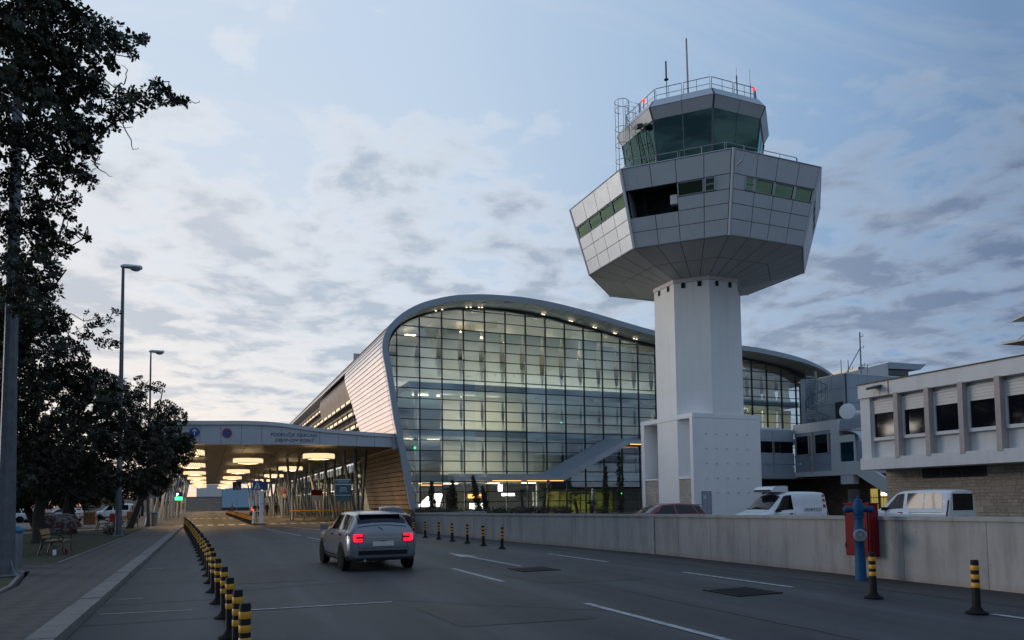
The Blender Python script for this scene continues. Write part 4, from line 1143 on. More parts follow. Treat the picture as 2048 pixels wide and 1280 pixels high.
    # folded entrance canopy on the glass
    fc = MB(); P = [(19.9, 3.5), (30.75, 3.5), (37.85, 7.05), (46, 7.05)]
    def sec(x, z, sh):
        return [Vector((x, 60.4, z)), Vector((x-sh*.35, 60.4, z+.30)), Vector((x-sh, YG-.12, z+.66)), Vector((x, YG-.12, z))]
    S = [sec(x, z, sh) for (x, z), sh in zip(P, (0, 1.65, 1.65, 0))]
    for a, b in zip(S, S[1:]):
        for k in range(4): fc.quad(a[k], a[(k+1) % 4], b[(k+1) % 4], b[k], 1 if k == 1 else 0)
    fc.add(S[0], [(0, 1, 2, 3)]); fc.add(S[-1], [(3, 2, 1, 0)])
    fc.build('entrance_canopy', [M['fascia'], M['alu_blue']], root)
    ls = MB()
    for x0, x1, z in ((23.5, 26.3, 3.49), (26.9, 28.9, 3.49), (29.2, 30.6, 3.49), (37.95, 41, 7.04)): ls.box(x0, x1, 60.5, 60.56, z-.05, z)
    ls.pieces('canopy_light_strip', M['orange_glow'], root, 6)
    # doors under the folded canopy, dark recess at the right
    dr = MB()
    for x in (32.2, 34.3): dr.box(x-.06, x+.06, YG-.14, YG-.08, .05, 2.3)
    dr.box(32.14, 34.36, YG-.14, YG-.08, 2.2, 2.36); dr.box(33.2, 33.3, YG-.13, YG-.09, .05, 2.2)
    dr.build('entrance_door_frame', M['mullion'], root)
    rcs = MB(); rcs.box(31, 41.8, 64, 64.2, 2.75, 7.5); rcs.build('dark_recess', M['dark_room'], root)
    # flank behind the drop-off zone: upper opening with backlit louvres, lower glazing
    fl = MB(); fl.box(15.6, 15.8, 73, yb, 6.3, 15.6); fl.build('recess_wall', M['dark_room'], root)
    lv = MB(); lg = MB()
    for r_ in range(5):
        z = 8.2+r_*1.45; x = 14.75 - (z-8)*.12
        for zz in (z, z+.72): lv.box(x, x+.5, 74, yb, zz-.06, zz+.06)
        for i in range(18): 
            y = 76+i*3.4+r_*.5; lg.box(x+.25, x+.3, y, y+2.2, z+.12, z+.5)
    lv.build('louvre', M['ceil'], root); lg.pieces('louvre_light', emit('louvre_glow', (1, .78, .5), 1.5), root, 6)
    lw2 = MB(); lw2.box(15.15, 15.2, 76.5, yb, .02, 5.9); lw2.build('flank_glazing', M['facade_glass'], root)
    lm = MB()
    for i in range(44): lm.tube([(15.1, 76.6+i*2.4, .02), (15.1-.0, 76.6+i*2.4+1.6, 6)], .05, 4)
    lm.box(15.08, 15.14, 76.5, yb, 2.9, 3.05); lm.build('flank_mullion', M['mullion'], root)
    li = MB()
    for i in range(9): li.box(16.6, 17.2, 80+i*9, 82.2+i*9, 3.3, 3.36)
    li.pieces('flank_light', M['lamp_warm'], root, 6)
    wb = MB(); wb.box(19, 19.2, 76.5, yb, .02, 6); wb.build('flank_inner_wall', M['timber'], root)
    settle(root)
    # the lit ceiling fittings of the halls
    for x, y, z, sx, w, c in ((22.5, 67.5, 11.7, 9, 1200, (1, .84, .58)), (21.0, 67.5, 7.45, 8, 950, (1, .86, .6)), (23, 68, 3.4, 12, 900, (1, .82, .6)), (36.5, 66.2, 2.62, 6, 80, (1, .95, .6)),
                           (24, 74, 17.2, 12, 5200, (1, .95, .84)), (37, 74, 14.9, 12, 5200, (.97, 1, .82)), (54, 67.5, 11.7, 12, 520, (1, .82, .52)), (54, 74, 15.2, 8, 500, (1, .86, .6)), (36, 72, 11.6, 12, 600, (.97, 1, .9)), (36, 72, 7.4, 12, 420, (.95, 1, .92))):
        a = bpy.data.lights.new('hall_light', 'AREA'); a.shape = 'RECTANGLE'; a.size = sx; a.size_y = .18; a.energy = w; a.color = c
        o = bpy.data.objects.new('hall_light', a); COL.objects.link(o); o.location = (x, y, z)
terminal()

# ------------------------------------------------------------------ drop-off canopy
FT = [(-4.2, 7.98), (-2.77, 8.02), (.3, 8.12), (3.02, 8.2), (5.3, 8.12), (8.42, 7.76), (11.5, 7.58), (14.72, 7.45)]
def canopy():
    root = empty('drop_off_canopy', (5, 61, 0), 0, 'long covered drop-off canopy with a grey fascia and a warm lit timber coloured ceiling', 'canopy')
    Y0 = 60.5; yb = 182
    zb = lambda x: 6.27 + (x+2.75)*.014 - max(0, x-8)*.03
    xs = [-4.2+i*.7 for i in range(28)]; xs = [x for x in xs if x < 14.7] + [14.72]
    tp = smooth_path(FT, .3)
    zt = lambda x: interp([(p.x, p.y) for p in tp], x)
    f = MB(); t = MB(); s = MB()
    for a, b in zip(xs, xs[1:]):
        f.quad((a, Y0, zb(a)), (b, Y0, zb(b)), (b, Y0, zt(b)-.30), (a, Y0, zt(a)-.30))
        f.quad((a, Y0, zb(a)), (b, Y0, zb(b)), (b, Y0+.5, zb(b)), (a, Y0+.5, zb(a)))
        t.add([(a, Y0-.14, zt(a)-.30), (b, Y0-.14, zt(b)-.30), (b, Y0-.14, zt(b)), (a, Y0-.14, zt(a)), (a, Y0+.3, zt(a)-.30), (b, Y0+.3, zt(b)-.30), (b, Y0+.3, zt(b)), (a, Y0+.3, zt(a))], [(0, 1, 2, 3), (0, 1, 5, 4), (3, 2, 6, 7)])
    f.build('fascia', M['fascia'], root); t.build('fascia_trim', M['alu'], root)
    for i in range(13):
        x = -3.6+i*1.5
        if x < 14.6: s.box(x-.012, x+.012, Y0-.004, Y0+.02, zb(x), zt(x)-.31)
    s.pieces('fascia_seam', M['panel_back'], root, 6)
    en = MB(); en.box(14.40, 14.78, Y0-.16, Y0+.2, 6.12, 7.44); en.build('fascia_end', M['fascia'], root)
    c = MB(); 
    xc = [x for x in xs if x > -4.3]
    ny = 30
    for a, b in zip(xc, xc[1:]):
        c.quad((a, Y0+.5, zb(a)+.0), (b, Y0+.5, zb(b)), (b, yb, zb(b)), (a, yb, zb(a)))
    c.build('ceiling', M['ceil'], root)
    cj = MB()
    for i in range(0, 60):
        y = Y0+.8+i*2.0
        cj.quad((-4.2, y, zb(-4.2)-.004), (14.7, y, zb(14.7)-.004), (14.7, y+.04, zb(14.7)-.004), (-4.2, y+.04, zb(-4.2)-.004)) if False else None
        for a, b in zip(xc, xc[1:]): cj.quad((a, y, zb(a)-.005), (b, y, zb(b)-.005), (b, y+.045, zb(b)-.005), (a, y+.045, zb(a)-.005))
    for x in (-1.6, -.2, 1.3, 2.8, 4.3, 5.8, 7.3, 8.8, 10.3, 11.8): cj.quad((x, Y0+.5, zb(x)-.008), (x+.06, Y0+.5, zb(x+.06)-.008), (x+.06, yb, zb(x+.06)-.008), (x, yb, zb(x)-.008))
    cj.build('ceiling_joint', M['panel_back'], root)
    r = MB()
    for a, b in zip(xs, xs[1:]): r.quad((a, Y0+.3, zt(a)-.02), (b, Y0+.3, zt(b)-.02), (b, yb, zt(b)-.02), (a, yb, zt(a)-.02))
    r.build('roof', M['alu_blue'], root)
    # bent raking columns in clusters
    def col(pts, r=.13, m='dark_steel'): k = MB(); k.tube(pts, r, 8); k.build('column', M[m], root, smooth=40)
    for i in range(9):
        y = 64+i*11.5; m = 'dark_steel' if i == 0 else 'steel'
        col([(11.95, y, .02), (11.85, y, 1.0), (11.08, y, 4.7), (11.0, y, 5.2), (10.96, y, 6.32)], .14, m)
        col([(12.25, y, .02), (11.98, y, 4.7), (11.94, y, 6.32)], .14, m)
        col([(12.5, y, .02), (12.55, y, 1.6), (12.72, y, 4.0), (12.9, y, 6.3)], .13, m)
        if i > 0: col([(8.2, y+3, .02), (8.15, y+3, 2.5), (8.9, y+3.5, 6.35)], .12, m); col([(8.2, y+3.3, .02), (7.6, y+3, 6.35)], .12, m)
    for i in range(13):
        y = 66+i*8.2
        col([(-4.6, y, .02), (-3.6, y+1.2, 6.2)], .11, 'steel'); col([(-4.3, y+.6, .02), (-4.2, y+.8, 6.2)], .11, 'steel')
    # lettering
    def text(body, x, z, size, shear=0):
        cu = bpy.data.curves.new('lettering', 'FONT'); cu.body = body; cu.size = size; cu.shear = shear; cu.align_x = 'CENTER'; cu.extrude = .006; cu.offset = .004; cu.space_character = 1.06
        tmp = bpy.data.objects.new('tmp', cu); COL.objects.link(tmp)
        me = bpy.data.meshes.new_from_object(tmp.evaluated_get(bpy.context.evaluated_depsgraph_get())); bpy.data.objects.remove(tmp)
        me.transform(Matrix.Translation((x, Y0-.012, z)) @ Matrix.Rotation(R(90), 4, 'X')); me.materials.clear(); me.materials.append(M['letters'])
        for p in me.polygons: p.material_index = 0
        o = bpy.data.objects.new('lettering', me); COL.objects.link(o); o.parent = root
    text('PODRUČJE ISKRCAJA', 6.4, 7.04, .37); text('DROP-OFF POINT', 6.4, 6.61, .36, .28)
    settle(root)
canopy()
# ------------------------------------------------------------------ ring lamps under the canopy
def ring_lamp(name_label, group):
    root = empty('ring_lamp', (0, 0, 0), 0, name_label, 'ceiling lamp', group)
    b = MB(); vs = []; n = 48
    b.lathe([(1.29, -.2), (1.31, -.08), (1.31, .08), (1.28, .2)], (0, 0, 0), n)
    b.f = [f for f in b.f if len(f) == 4]; b.m = b.m[:len(b.f)]
    b.build('crystal_band', M['ring'], root, smooth=60)
    d = MB(); d.lathe([(1.24, -.24), (1.27, -.2), (1.24, -.17), (.9, -.17), (.9, -.24)], (0, 0, 0), n); d.f = [f for f in d.f if len(f) == 4]; d.m = d.m[:len(d.f)]
    d.build('lower_ring', M['alu'], root, smooth=40)
    w = MB()
    for k in range(3):
        a = R(30+120*k); w.tube([(1.1*math.cos(a), 1.1*math.sin(a), .12), (.3*math.cos(a), .3*math.sin(a), .75)], .012, 4)
    w.build('suspension_wire', M['steel'], root)
    return root
ld = bpy.data.lights.new('ring_light', 'AREA'); ld.shape = 'DISK'; ld.size = 1.0; ld.energy = 230; ld.color = (1, .64, .30)
lu = bpy.data.lights.new('ring_uplight', 'AREA'); lu.shape = 'DISK'; lu.size = 1.0; lu.energy = 5; lu.color = (1, .64, .30)
proto = ring_lamp('x', 'x'); first = True
for row, x, ys, z in (('right hand row', 8.65, [62.8+22.6*i for i in range(6)], 5.6), ('middle row', 3.4, [70.6+22.9*i for i in range(6)], 5.6), ('left hand row', -1.55, [61.2+19.6*i for i in range(7)], 5.65)):
    for i, y in enumerate(ys):
        o = proto if first else copy_tree(proto); first = False
        o.location = (x, y, z); o['group'] = 'glowing ring lamps under the canopy'
        o['label'] = ('nearest glowing crystal ring lamp in the ' + row + ' under the canopy') if i == 0 else ('glowing crystal ring lamp further back in the ' + row + ' under the canopy')
        for dd, dz, fl in ((ld, .02, 0), (lu, .06, math.pi)):
            l = bpy.data.objects.new('ring_light', dd); COL.objects.link(l); l.location = (0, 0, dz); l.rotation_euler = (fl, 0, 0); l.parent = o

# ------------------------------------------------------------------ bollards
def bollard():
    root = empty('bollard', (0, 0, 0), 0, 'x', 'bollard')
    b = MB(); b.lathe([(.055, .02), (.052, .72), (.045, .742), (0, .745)], (0, 0, 0), 14); b.build('post', M['black'], root, smooth=40)
    b = MB(); b.lathe([(.145, .004), (.145, .018), (.10, .035), (.07, .07), (.055, .1)], (0, 0, 0), 16); b.build('foot', M['rubber'], root, smooth=40)
    for z in (.36, .475, .60):
        s = MB(); s.lathe([(.0545, z), (.0565, z+.004), (.0562, z+.062), (.0542, z+.066)], (0, 0, 0), 14); s.build('yellow_band', M['yellow'], root, smooth=40)
    return root
BL = bollard(); used = [False]
def put(x, y, lab, group, tilt=0):
    o = copy_tree(BL) if used[0] else BL; used[0] = True
    o.location = (x, y, .008); o.rotation_euler = (rb.uniform(-.02, .02)+tilt, rb.uniform(-.02, .02), rb.uniform(0, 6)); o['label'] = lab; o['group'] = group
rb = random.Random(4)
def lx(y):
    t = [(6, .35), (11.3, .25), (15, .12), (20, 0.0), (30, -.35), (45, -.95), (64, -1.76)]
    return interp(t, y)
y = 7.05; k = 0; ys_ = [7.2, 8.35, 9.75]
while ys_[-1] < 58: ys_.append(ys_[-1] + 1.72)
for i, y in enumerate(ys_):
    lab = 'yellow banded black bollard in the long row along the left lane'
    if i == 0: lab = 'nearest bollard of the long left row, cut off by the bottom edge of the picture'
    elif i == 1: lab = 'second nearest bollard of the long left row'
    put(lx(y), y, lab, 'bollards in the long row along the left lane')
put(9.92, 6.93, 'yellow banded bollard at the far right, alone before the concrete wall', 'bollards along the right side')
put(10.0, 8.7, 'yellow banded bollard standing just right of the blue hydrant', 'bollards along the right side')
for i, (x, y) in enumerate(((9.39, 23.34), (9.43, 25.28), (9.45, 27.13), (9.4, 28.9), (9.36, 30.7), (9.3, 32.6), (9.25, 34.5), (9.2, 36.4))):
    put(x, y, 'foremost bollard of the short right row before the concrete wall' if i == 0 else 'slim bollard in the short row beside the far end of the concrete wall', 'bollards along the right side')
for i in range(44): put(3.25-.01*i, 62.6+i*1.5, 'yellow banded bollard in the dense line down the middle of the canopy', 'bollards in the line under the canopy')

# ------------------------------------------------------------------ street lamps
def street_lamp(x, y, h, rb_, lab, dark=False):
    root = empty('street_lamp', (x, y, .1), 0, lab, 'street lamp', 'grey street lamps along the sidewalk')
    p = MB(); p.tube([(0, 0, 0), (0, 0, h*.35), (0, 0, h)], [rb_, rb_*.72, rb_*.42], 8); p.build('pole', M['pole_steel'], root, smooth=20)
    b = MB(); b.box(-rb_*1.5, rb_*1.5, -rb_*1.5, rb_*1.5, 0, .03)
    for k in range(4):
        a = R(45+90*k); b.prism([(rb_*.8, .03), (rb_*1.8, .03), (rb_*.8, .42)], lambda u, v: (u*math.cos(a), u*math.sin(a), v), (.012*-math.sin(a), .012*math.cos(a), 0))
    b.build('base_plate', M['steel'], root)
    d = MB(); d.box(rb_*.7, rb_*.74+.012, -.06, .06, 1.0, 1.5); d.build('service_hatch', M['alu_blue'], root)
    hd = MB(); L = .92
    prof = [(-.12, .10), (.05, .15), (.3, .2), (.6, .21), (.85, .17), (.92, .1)]
    vs = []; fs = []; sg = 10
    for i, (u, w) in enumerate(prof):
        zc = .10 if i else .08
        for k in range(sg):
            t = 2*math.pi*k/sg; hh = (.13 if i not in (0, 5) else .07)
            vs.append((u, w*math.cos(t), h+zc+hh*max(-.55, math.sin(t))))
    for i in range(len(prof)-1):
        for k in range(sg): fs.append((i*sg+k, i*sg+(k+1) % sg, (i+1)*sg+(k+1) % sg, (i+1)*sg+k))
    fs += [tuple(range(sg)), tuple((len(prof)-1)*sg+k for k in range(sg))]
    hd.add(vs, fs); ho = hd.build('lamp_head', M['alu'], root, smooth=50)
    ln = MB(); ln.lathe([(0, -.14), (.09, -.12), (.15, -.06), (.16, 0)], (0, 0, 0), 12)
    ln.v = [(a*1.6+.58, b, h+.02+c) for a, b, c in ln.v]; ln.build('lamp_glass', M['headlamp'], ho, smooth=50)
    return root
street_lamp(-4.25, 19.85, 14.2, .20, 'nearest grey steel street lamp pole at the left edge, half hidden by oak leaves')
street_lamp(-4.28, 43.0, 14.2, .17, 'tall grey street lamp rising above the dark trees, second along the sidewalk')
street_lamp(-4.05, 60.2, 13.0, .13, 'slim grey street lamp beside the canopy end, third along the sidewalk')

# ------------------------------------------------------------------ bench
def bench():
    root = empty('park_bench', (-4.62, 28.1, .1), 0, 'wooden park bench', 'bench', 'cast iron benches on the lawn')
    L = .78
    s = MB()
    for i in range(5): s.box(-.2+i*.105, -.2+i*.105+.085, -L, L, .42, .455)
    s.build('seat', M['wood'], root)
    b = MB(); b.obox((-.31, 0, .68), (.03, 2*L-.1, .30), Matrix.Rotation(R(-12), 3, 'Y')); b.build('backrest', M['wood'], root)
    for yy in (-L, L):
        e = MB()
        e.tube([(-.36, yy, 0), (-.30, yy, .2), (-.25, yy, .4), (-.30, yy, .6), (-.37, yy, .86), (-.42, yy, .9)], .022, 6)
        e.tube([(.36, yy, 0), (.30, yy, .18), (.32, yy, .34), (.27, yy, .44), (0, yy, .41), (-.25, yy, .41)], .022, 6)
        e.tube([(-.29, yy, .62), (-.1, yy, .66), (.15, yy, .65), (.3, yy, .6), (.34, yy, .5), (.27, yy, .44)], .02, 6)
        c = [(.27+.075*math.cos(t), yy, .53+.075*math.sin(t)) for t in [i*.5 for i in range(13)]]; e.tube(c, .014, 5)
        c = [(-.16+.09*math.cos(t), yy, .27+.09*math.sin(t)) for t in [1+i*.5 for i in range(9)]]; e.tube(c, .014, 5)
        e.build('end_frame', M['iron'], root, smooth=50)
    r = MB(); r.tube([(0, -L, .2), (0, L, .2)], .014, 5); r.build('tie_rod', M['iron'], root)
    return root
b0 = bench(); b0['label'] = 'nearest park bench, ochre backrest and black scrolled iron ends, on the lawn edge'
b1 = copy_tree(b0); b1.location = (-5.1, 58.3, .1); b1.rotation_euler.z = R(20); b1['label'] = 'dark bench in the distance beside the slim street lamp'
b2 = copy_tree(b0); b2.location = (-6.2, 53.4, .1); b2.rotation_euler.z = R(10); b2['label'] = 'dark bench half hidden behind the second street lamp pole'

def litter_bin(x, y, lab):
    root = empty('litter_bin', (x, y, .1), 0, lab, 'litter bin', 'grey litter bins with blue bags')
    b = MB(); b.lathe([(.17, 0), (.19, .06), (.21, .95), (.19, .97)], (0, 0, 0), 12); b.build('body', M['steel'], root, smooth=40)
    g = MB(); g.lathe([(.20, .90), (.235, .93), (.24, 1.0), (.215, 1.04), (.19, 1.0), (.17, .85)], (0, 0, 0), 12)
    rr = random.Random(1); g.v = [(a*(1+rr.uniform(-.12, .12)), b_*(1+rr.uniform(-.12, .12)), c+rr.uniform(-.03, .03)) for a, b_, c in g.v]
    g.build('bin_bag', M['blue_bag'], root, smooth=60)
litter_bin(-4.55, 22.0, 'grey litter bin with blue bag beside the nearest street lamp pole')
litter_bin(-3.62, 60.0, 'grey litter bin with blue bag beside the slim street lamp')
def graffiti():
    root = empty('painted_boulder', (-7.7, 47.5, .1), R(15), 'graffiti painted red and white squat block on the lawn behind the bench', 'boulder')
    n = N('graffiti_paint'); p = n.obj(); a = n.noise(p, 3.2, 3, .6, 1.5); b = n.noise(p, 5.1, 3, .6, 2)
    col = n.mix(n.ramp(a, [(.46, 0.), (.5, 1.)]), (.20, .19, .19), (.10, .02, .02)); col = n.mix(n.ramp(b, [(.55, 0.), (.58, 1.)]), col, (.06, .06, .07)); n.bsdf(col, .7)
    m = MB(); rr = random.Random(2); vs = []
    m.lathe([(.75, 0), (.85, .25), (.84, .75), (.7, 1.08), (.35, 1.16), (0, 1.17)], (0, 0, 0), 10)
    m.v = [(a_*1.15*(1+rr.uniform(-.08, .08)), b_*.7*(1+rr.uniform(-.08, .08)), c) for a_, b_, c in m.v]
    m.build('block', n.mat, root, smooth=45)
graffiti()
for nm, (x, y), m, lab in (('drink_can', (-4.25, 27.6), 'red', 'small red can on the ground under the bench'), ('paper_cup', (-4.5, 27.2), 'white', 'crumpled white paper scrap beside the bench foot')):
    b = MB(); b.lathe([(.045, 0), (.05, .02), (.05, .15), (.04, .17)], (x, y, .102), 10); tag(b.build(nm, M[m]), lab, 'litter')

# ------------------------------------------------------------------ hydrant and hose cabinet
def hydrant():
    root = empty('fire_hydrant', (11.93, 10.66, 0), R(-44), 'tall blue pillar fire hydrant before the red hose cabinet', 'fire hydrant')
    b = MB(); b.lathe([(.115, 0), (.115, .04), (.105, .06), (.092, .6), (.092, .78), (.105, .80), (.105, 1.0), (.085, 1.04), (.075, 1.22), (.098, 1.235), (.098, 1.265), (.085, 1.275), (.10, 1.31), (.11, 1.36), (.11, 1.46), (.098, 1.485), (.10, 1.50), (.085, 1.51), (.07, 1.56), (.075, 1.57), (.06, 1.60), (.03, 1.615), (.03, 1.655), (0, 1.66)], (0, 0, 0), 18); b.build('barrel', M['blue'], root, smooth=35)
    c = MB()
    for s in (-1, 1):
        c.lathe([(.055, .05*s), (.055, .16*s), (.068, .165*s), (.07, .195*s), (.062, .20*s), (.07, .21*s), (.066, .25*s), (.045, .26*s), (.025, .285*s), (0, .285*s)], (0, 0, 1.40), 12, axis='x')
    c.build('side_outlet', M['blue'], root, smooth=35)
    f = MB(); f.lathe([(.09, -.08), (.09, -.15), (.118, -.155), (.125, -.19), (.118, -.225), (.085, -.23), (.08, -.205), (.03, -.205), (.03, -.245), (0, -.245)], (0, 0, .9), 16, axis='y'); f.build('hose_coupling', M['steel'], root, smooth=35)
    t = MB(); 
    for k in range(6):
        a = R(60*k); t.lathe([(.016, 0), (.016, .025), (0, .026)], (.088*math.cos(a), .088*math.sin(a), 1.262), 6)
    t.build('flange_bolt', M['blue'], root)
hydrant()
def cabinet():
    root = empty('hose_cabinet', (12.42, 10.9, .4), 0, 'red steel hose cabinet fixed to the concrete wall behind the hydrant', 'cabinet')
    b = MB(); b.box(12.30, 12.56, 10.74, 11.34, .44, 1.5); b.build('body', M['red'], root)
    d = MB(); d.box(12.278, 12.30, 10.77, 11.31, .48, 1.46); d.build('door', M['red'], root)
    t = MB(); t.box(12.265, 12.58, 10.72, 11.36, 1.5, 1.522); t.build('lid', M['red'], root)
    h = MB(); h.box(12.26, 12.278, 10.82, 10.86, .95, 1.05); h.build('latch', M['dark_steel'], root)
    hg = MB()
    for z in (.65, 1.3): hg.tube([(12.272, 11.32, z-.05), (12.272, 11.32, z+.05)], .012, 6)
    hg.build('hinge', M['dark_steel'], root)
    settle(root)
cabinet()

# ------------------------------------------------------------------ signs
def disc(mb, c, r, y, mi=0, n=28, t=.012, r0=0):
    vs = []; 
    if r0 == 0:
        mb.prism([(c[0]+r*math.cos(2*math.pi*k/n), c[1]+r*math.sin(2*math.pi*k/n)) for k in range(n)], lambda a, b: (a, y, b), (0, t, 0), mi)
    else:
        for k in range(n):
            a0, a1 = 2*math.pi*k/n, 2*math.pi*(k+1)/n
            q = [(c[0]+rr*math.cos(a), y, c[1]+rr*math.sin(a)) for rr, a in ((r0, a0), (r, a0), (r, a1), (r0, a1))]
            mb.quad(*q, mi)
def fascia_signs():
    e = empty('mandatory_sign', (-.98, 60.4, 7.1), 0, 'round blue sign with white upward arrow on the canopy fascia', 'road sign')
    b = MB(); disc(b, (-.98, 7.22), .36, 60.43); b.build('disc', M['sign_blue'], e)
    a = MB(); a.box(-1.015, -.945, 60.42, 60.428, 6.98, 7.35); a.prism([(-1.16, 7.29), (-.98, 7.5), (-.80, 7.29), (-.86, 7.26), (-.98, 7.38), (-1.10, 7.26)], lambda p, q: (p, 60.42, q), (0, .008, 0)); a.build('arrow', M['sign_white'], e); settle(e)
    e = empty('no_parking_sign', (1.35, 60.4, 7.1), 0, 'round blue and red no parking sign on the canopy fascia', 'road sign')
    b = MB(); disc(b, (1.35, 7.2), .35, 60.43); b.build('disc', M['sign_blue'], e)
    b = MB(); disc(b, (1.35, 7.2), .36, 60.424, r0=.29); b.prism([(1.35-.24, 7.2+.18), (1.35-.18, 7.2+.24), (1.35+.24, 7.2-.18), (1.35+.18, 7.2-.24)], lambda p, q: (p, 60.42, q), (0, .006, 0)); b.build('red_ring', M['sign_red'], e); settle(e)
    e = empty('round_sign', (-2.9, 60.4, 7.1), 0, 'pale round sign on the canopy fascia partly hidden by the tree', 'road sign')
    b = MB(); disc(b, (-2.9, 7.15), .34, 60.43); b.build('disc', M['fascia'], e)
    b = MB(); disc(b, (-2.9, 7.15), .30, 60.424, r0=.25); b.build('ring', M['alu_blue'], e); settle(e)
fascia_signs()
def letter_mesh(body, size, M4, mat_, parent, name='lettering', ext=.004, off=.0, shear=0):
    cu = bpy.data.curves.new(name, 'FONT'); cu.body = body; cu.size = size; cu.align_x = 'CENTER'; cu.extrude = ext; cu.offset = off; cu.shear = shear
    tmp = bpy.data.objects.new('tmp', cu); COL.objects.link(tmp)
    me = bpy.data.meshes.new_from_object(tmp.evaluated_get(bpy.context.evaluated_depsgraph_get())); bpy.data.objects.remove(tmp)
    me.transform(M4); me.materials.clear(); me.materials.append(mat_)
    for p in me.polygons: p.material_index = 0
    o = bpy.data.objects.new(name, me); COL.objects.link(o); o.parent = parent; return o
def post_sign(x, y, lab, kind, top, w, h, post_r=.035, letter=None):
    e = empty('road_sign', (x, y, 0), 0, lab, 'road sign')
    p = MB(); p.tube([(0, 0, 0), (0, 0, top)], post_r, 8); p.build('post', M['steel'], e)
    b = MB(); b.box(-w/2, w/2, -.06, -.04, top-h, top); b.build('plate', M['sign_blue'], e)
    if letter: letter_mesh(letter, h*.8, Matrix.Translation((0, -.065, top-h*.78)) @ Matrix.Rotation(R(90), 4, 'X'), M['sign_white'], e)
    if kind == 'cross':
        t = MB(); t.prism([(-w*.36, top-h*.88), (w*.36, top-h*.88), (0, top-h*.12)], lambda a, c: (a, -.066, c), (0, .006, 0)); t.build('triangle', M['sign_white'], e)
        f = MB(); zc = top-h*.5
        f.prism([(-.03, zc), (.05, zc+.02), (.04, zc-.2), (.12, zc-.3), (.08, zc-.32), (0, zc-.2), (-.09, zc-.32), (-.13, zc-.3), (-.03, zc-.15)], lambda a, c: (a, -.072, c), (0, .006, 0)); disc(f, (.01, zc+.07), .045, -.072, t=.006); f.build('pictogram', M['letters'], e)
    if kind == 'park':
        b = MB(); b.box(-w/2, w/2, -.06, -.04, top-h-.55, top-h-.02); b.build('lower_plate', M['alu'], e)
    return e
post_sign(-3.75, 60.6, 'blue parking sign with a grey plate below, beside the slim street lamp', 'park', 3.35, .85, .62, .05, 'P')
post_sign(3.62, 60.9, 'blue pedestrian crossing sign above the white pillar on the traffic island', 'cross', 3.5, .72, .72)
post_sign(3.2, 92, 'blue pedestrian crossing sign further back on the canopy median', 'cross', 4.3, .95, .95)
post_sign(4.55, 68, 'plain blue square sign behind the traffic island', '', 3.6, .8, .7)
def island():
    e = empty('traffic_island', (3.9, 60.6, 0), 0, 'small kerbed traffic island at the canopy entrance', 'traffic island')
    b = MB(); b.prism([(3.2, 60.1), (4.3, 60.0), (4.4, 62.4), (3.3, 62.6)], lambda a, c: (a, c, 0), (0, 0, .14)); b.build('kerb_block', M['kerb'], e); settle(e)
    e = empty('ticket_pillar', (3.95, 60.9, .14), 0, 'slim white upright pillar on the traffic island', 'pillar')
    b = MB(); b.box(-.15, .15, -.12, .12, 0, 2.55); b.build('body', M['white'], e); b = MB(); b.box(-.155, .155, -.125, .125, 1.5, 1.53); b.build('seam', M['dark_steel'], e)
    b = MB(); b.box(.17, .32, -.1, .1, 2.0, 2.45); b.build('side_box', M['dark_steel'], e)
    e = empty('steel_post', (3.42, 60.9, .14), 0, 'short shiny steel post left of the white pillar', 'post')
    b = MB(); b.lathe([(.11, 0), (.11, .93), (.1, .95), (0, .95)], (0, 0, 0), 14); b.build('body', M['alu'], e, smooth=40)
island()
def info_board():
    e = empty('information_board', (9.0, 53, 0), 0, 'dark teal information board with pale lines of text on a post', 'sign')
    p = MB(); p.tube([(0, 0, 0), (0, 0, 3.4)], .05, 8); p.build('post', M['dark_steel'], e)
    b = MB(); b.box(-.56, .56, -.1, -.05, 1.75, 3.4); b.build('board', surf('board_teal', (.03, .10, .13), .4), e)
    t = MB(); rr = random.Random(8)
    t.box(-.56, .56, -.108, -.1, 3.28, 3.36); t.box(-.56, .56, -.108, -.1, 2.95, 3.03)
    for z, w in ((2.72, .22), (2.62, .25), (2.48, .28), (3.15, .4), (2.18, .56)): t.box(-w, w, -.106, -.1, z, z+.05)
    t.build('printed_lines', M['alu'], e); g = MB(); g.box(-.56, .56, -.107, -.1, 1.78, 2.05); g.build('lower_band', surf('board_green', (.08, .14, .10), .5), e)
info_board()
for x, y, zt, lab in ((10.3, 76, 3.0, 'small dark red panel hanging under the canopy beside the columns'), (10.0, 110, 3.6, 'dark red panel further back under the canopy')):
    e = empty('hanging_panel', (x, y, zt), 0, lab, 'sign')
    b = MB(); b.box(-.5, .5, -.04, .04, -.55, 0); b.build('red_plate', M['red'], e); b = MB(); b.box(-.5, .5, -.04, .04, -1.1, -.58); b.build('grey_plate', M['alu'], e)
    b = MB(); b.tube([(0, 0, 0), (0, 0, 6.3-zt)], .02, 5); b.build('hanger', M['dark_steel'], e)
e = empty('parking_display', (-3.2, 96, 0), 0, 'small lit parking counter with a green display under the canopy', 'sign')
b = MB(); b.tube([(0, 0, 0), (0, 0, 2.4)], .05, 6); b.build('post', M['dark_steel'], e); b = MB(); b.box(-.4, .4, -.06, 0, 2.25, 2.6); b.build('green_display', M['green_glow'], e); b = MB(); b.box(-.4, .4, -.06, 0, 2.64, 3.2); b.build('plate', M['sign_blue'], e)
letter_mesh('P', .5, Matrix.Translation((-.15, -.07, 2.7)) @ Matrix.Rotation(R(90), 4, 'X'), M['lamp_white'], e)
e = empty('guard_rail', (9, 72, 0), 0, 'low yellow tinted rail between the canopy columns', 'railing')
b = MB(); b.tube([(7.2, 72, .95), (13.5, 71, .95)], .06, 6); b.build('rail', M['yellow'], e); b = MB()
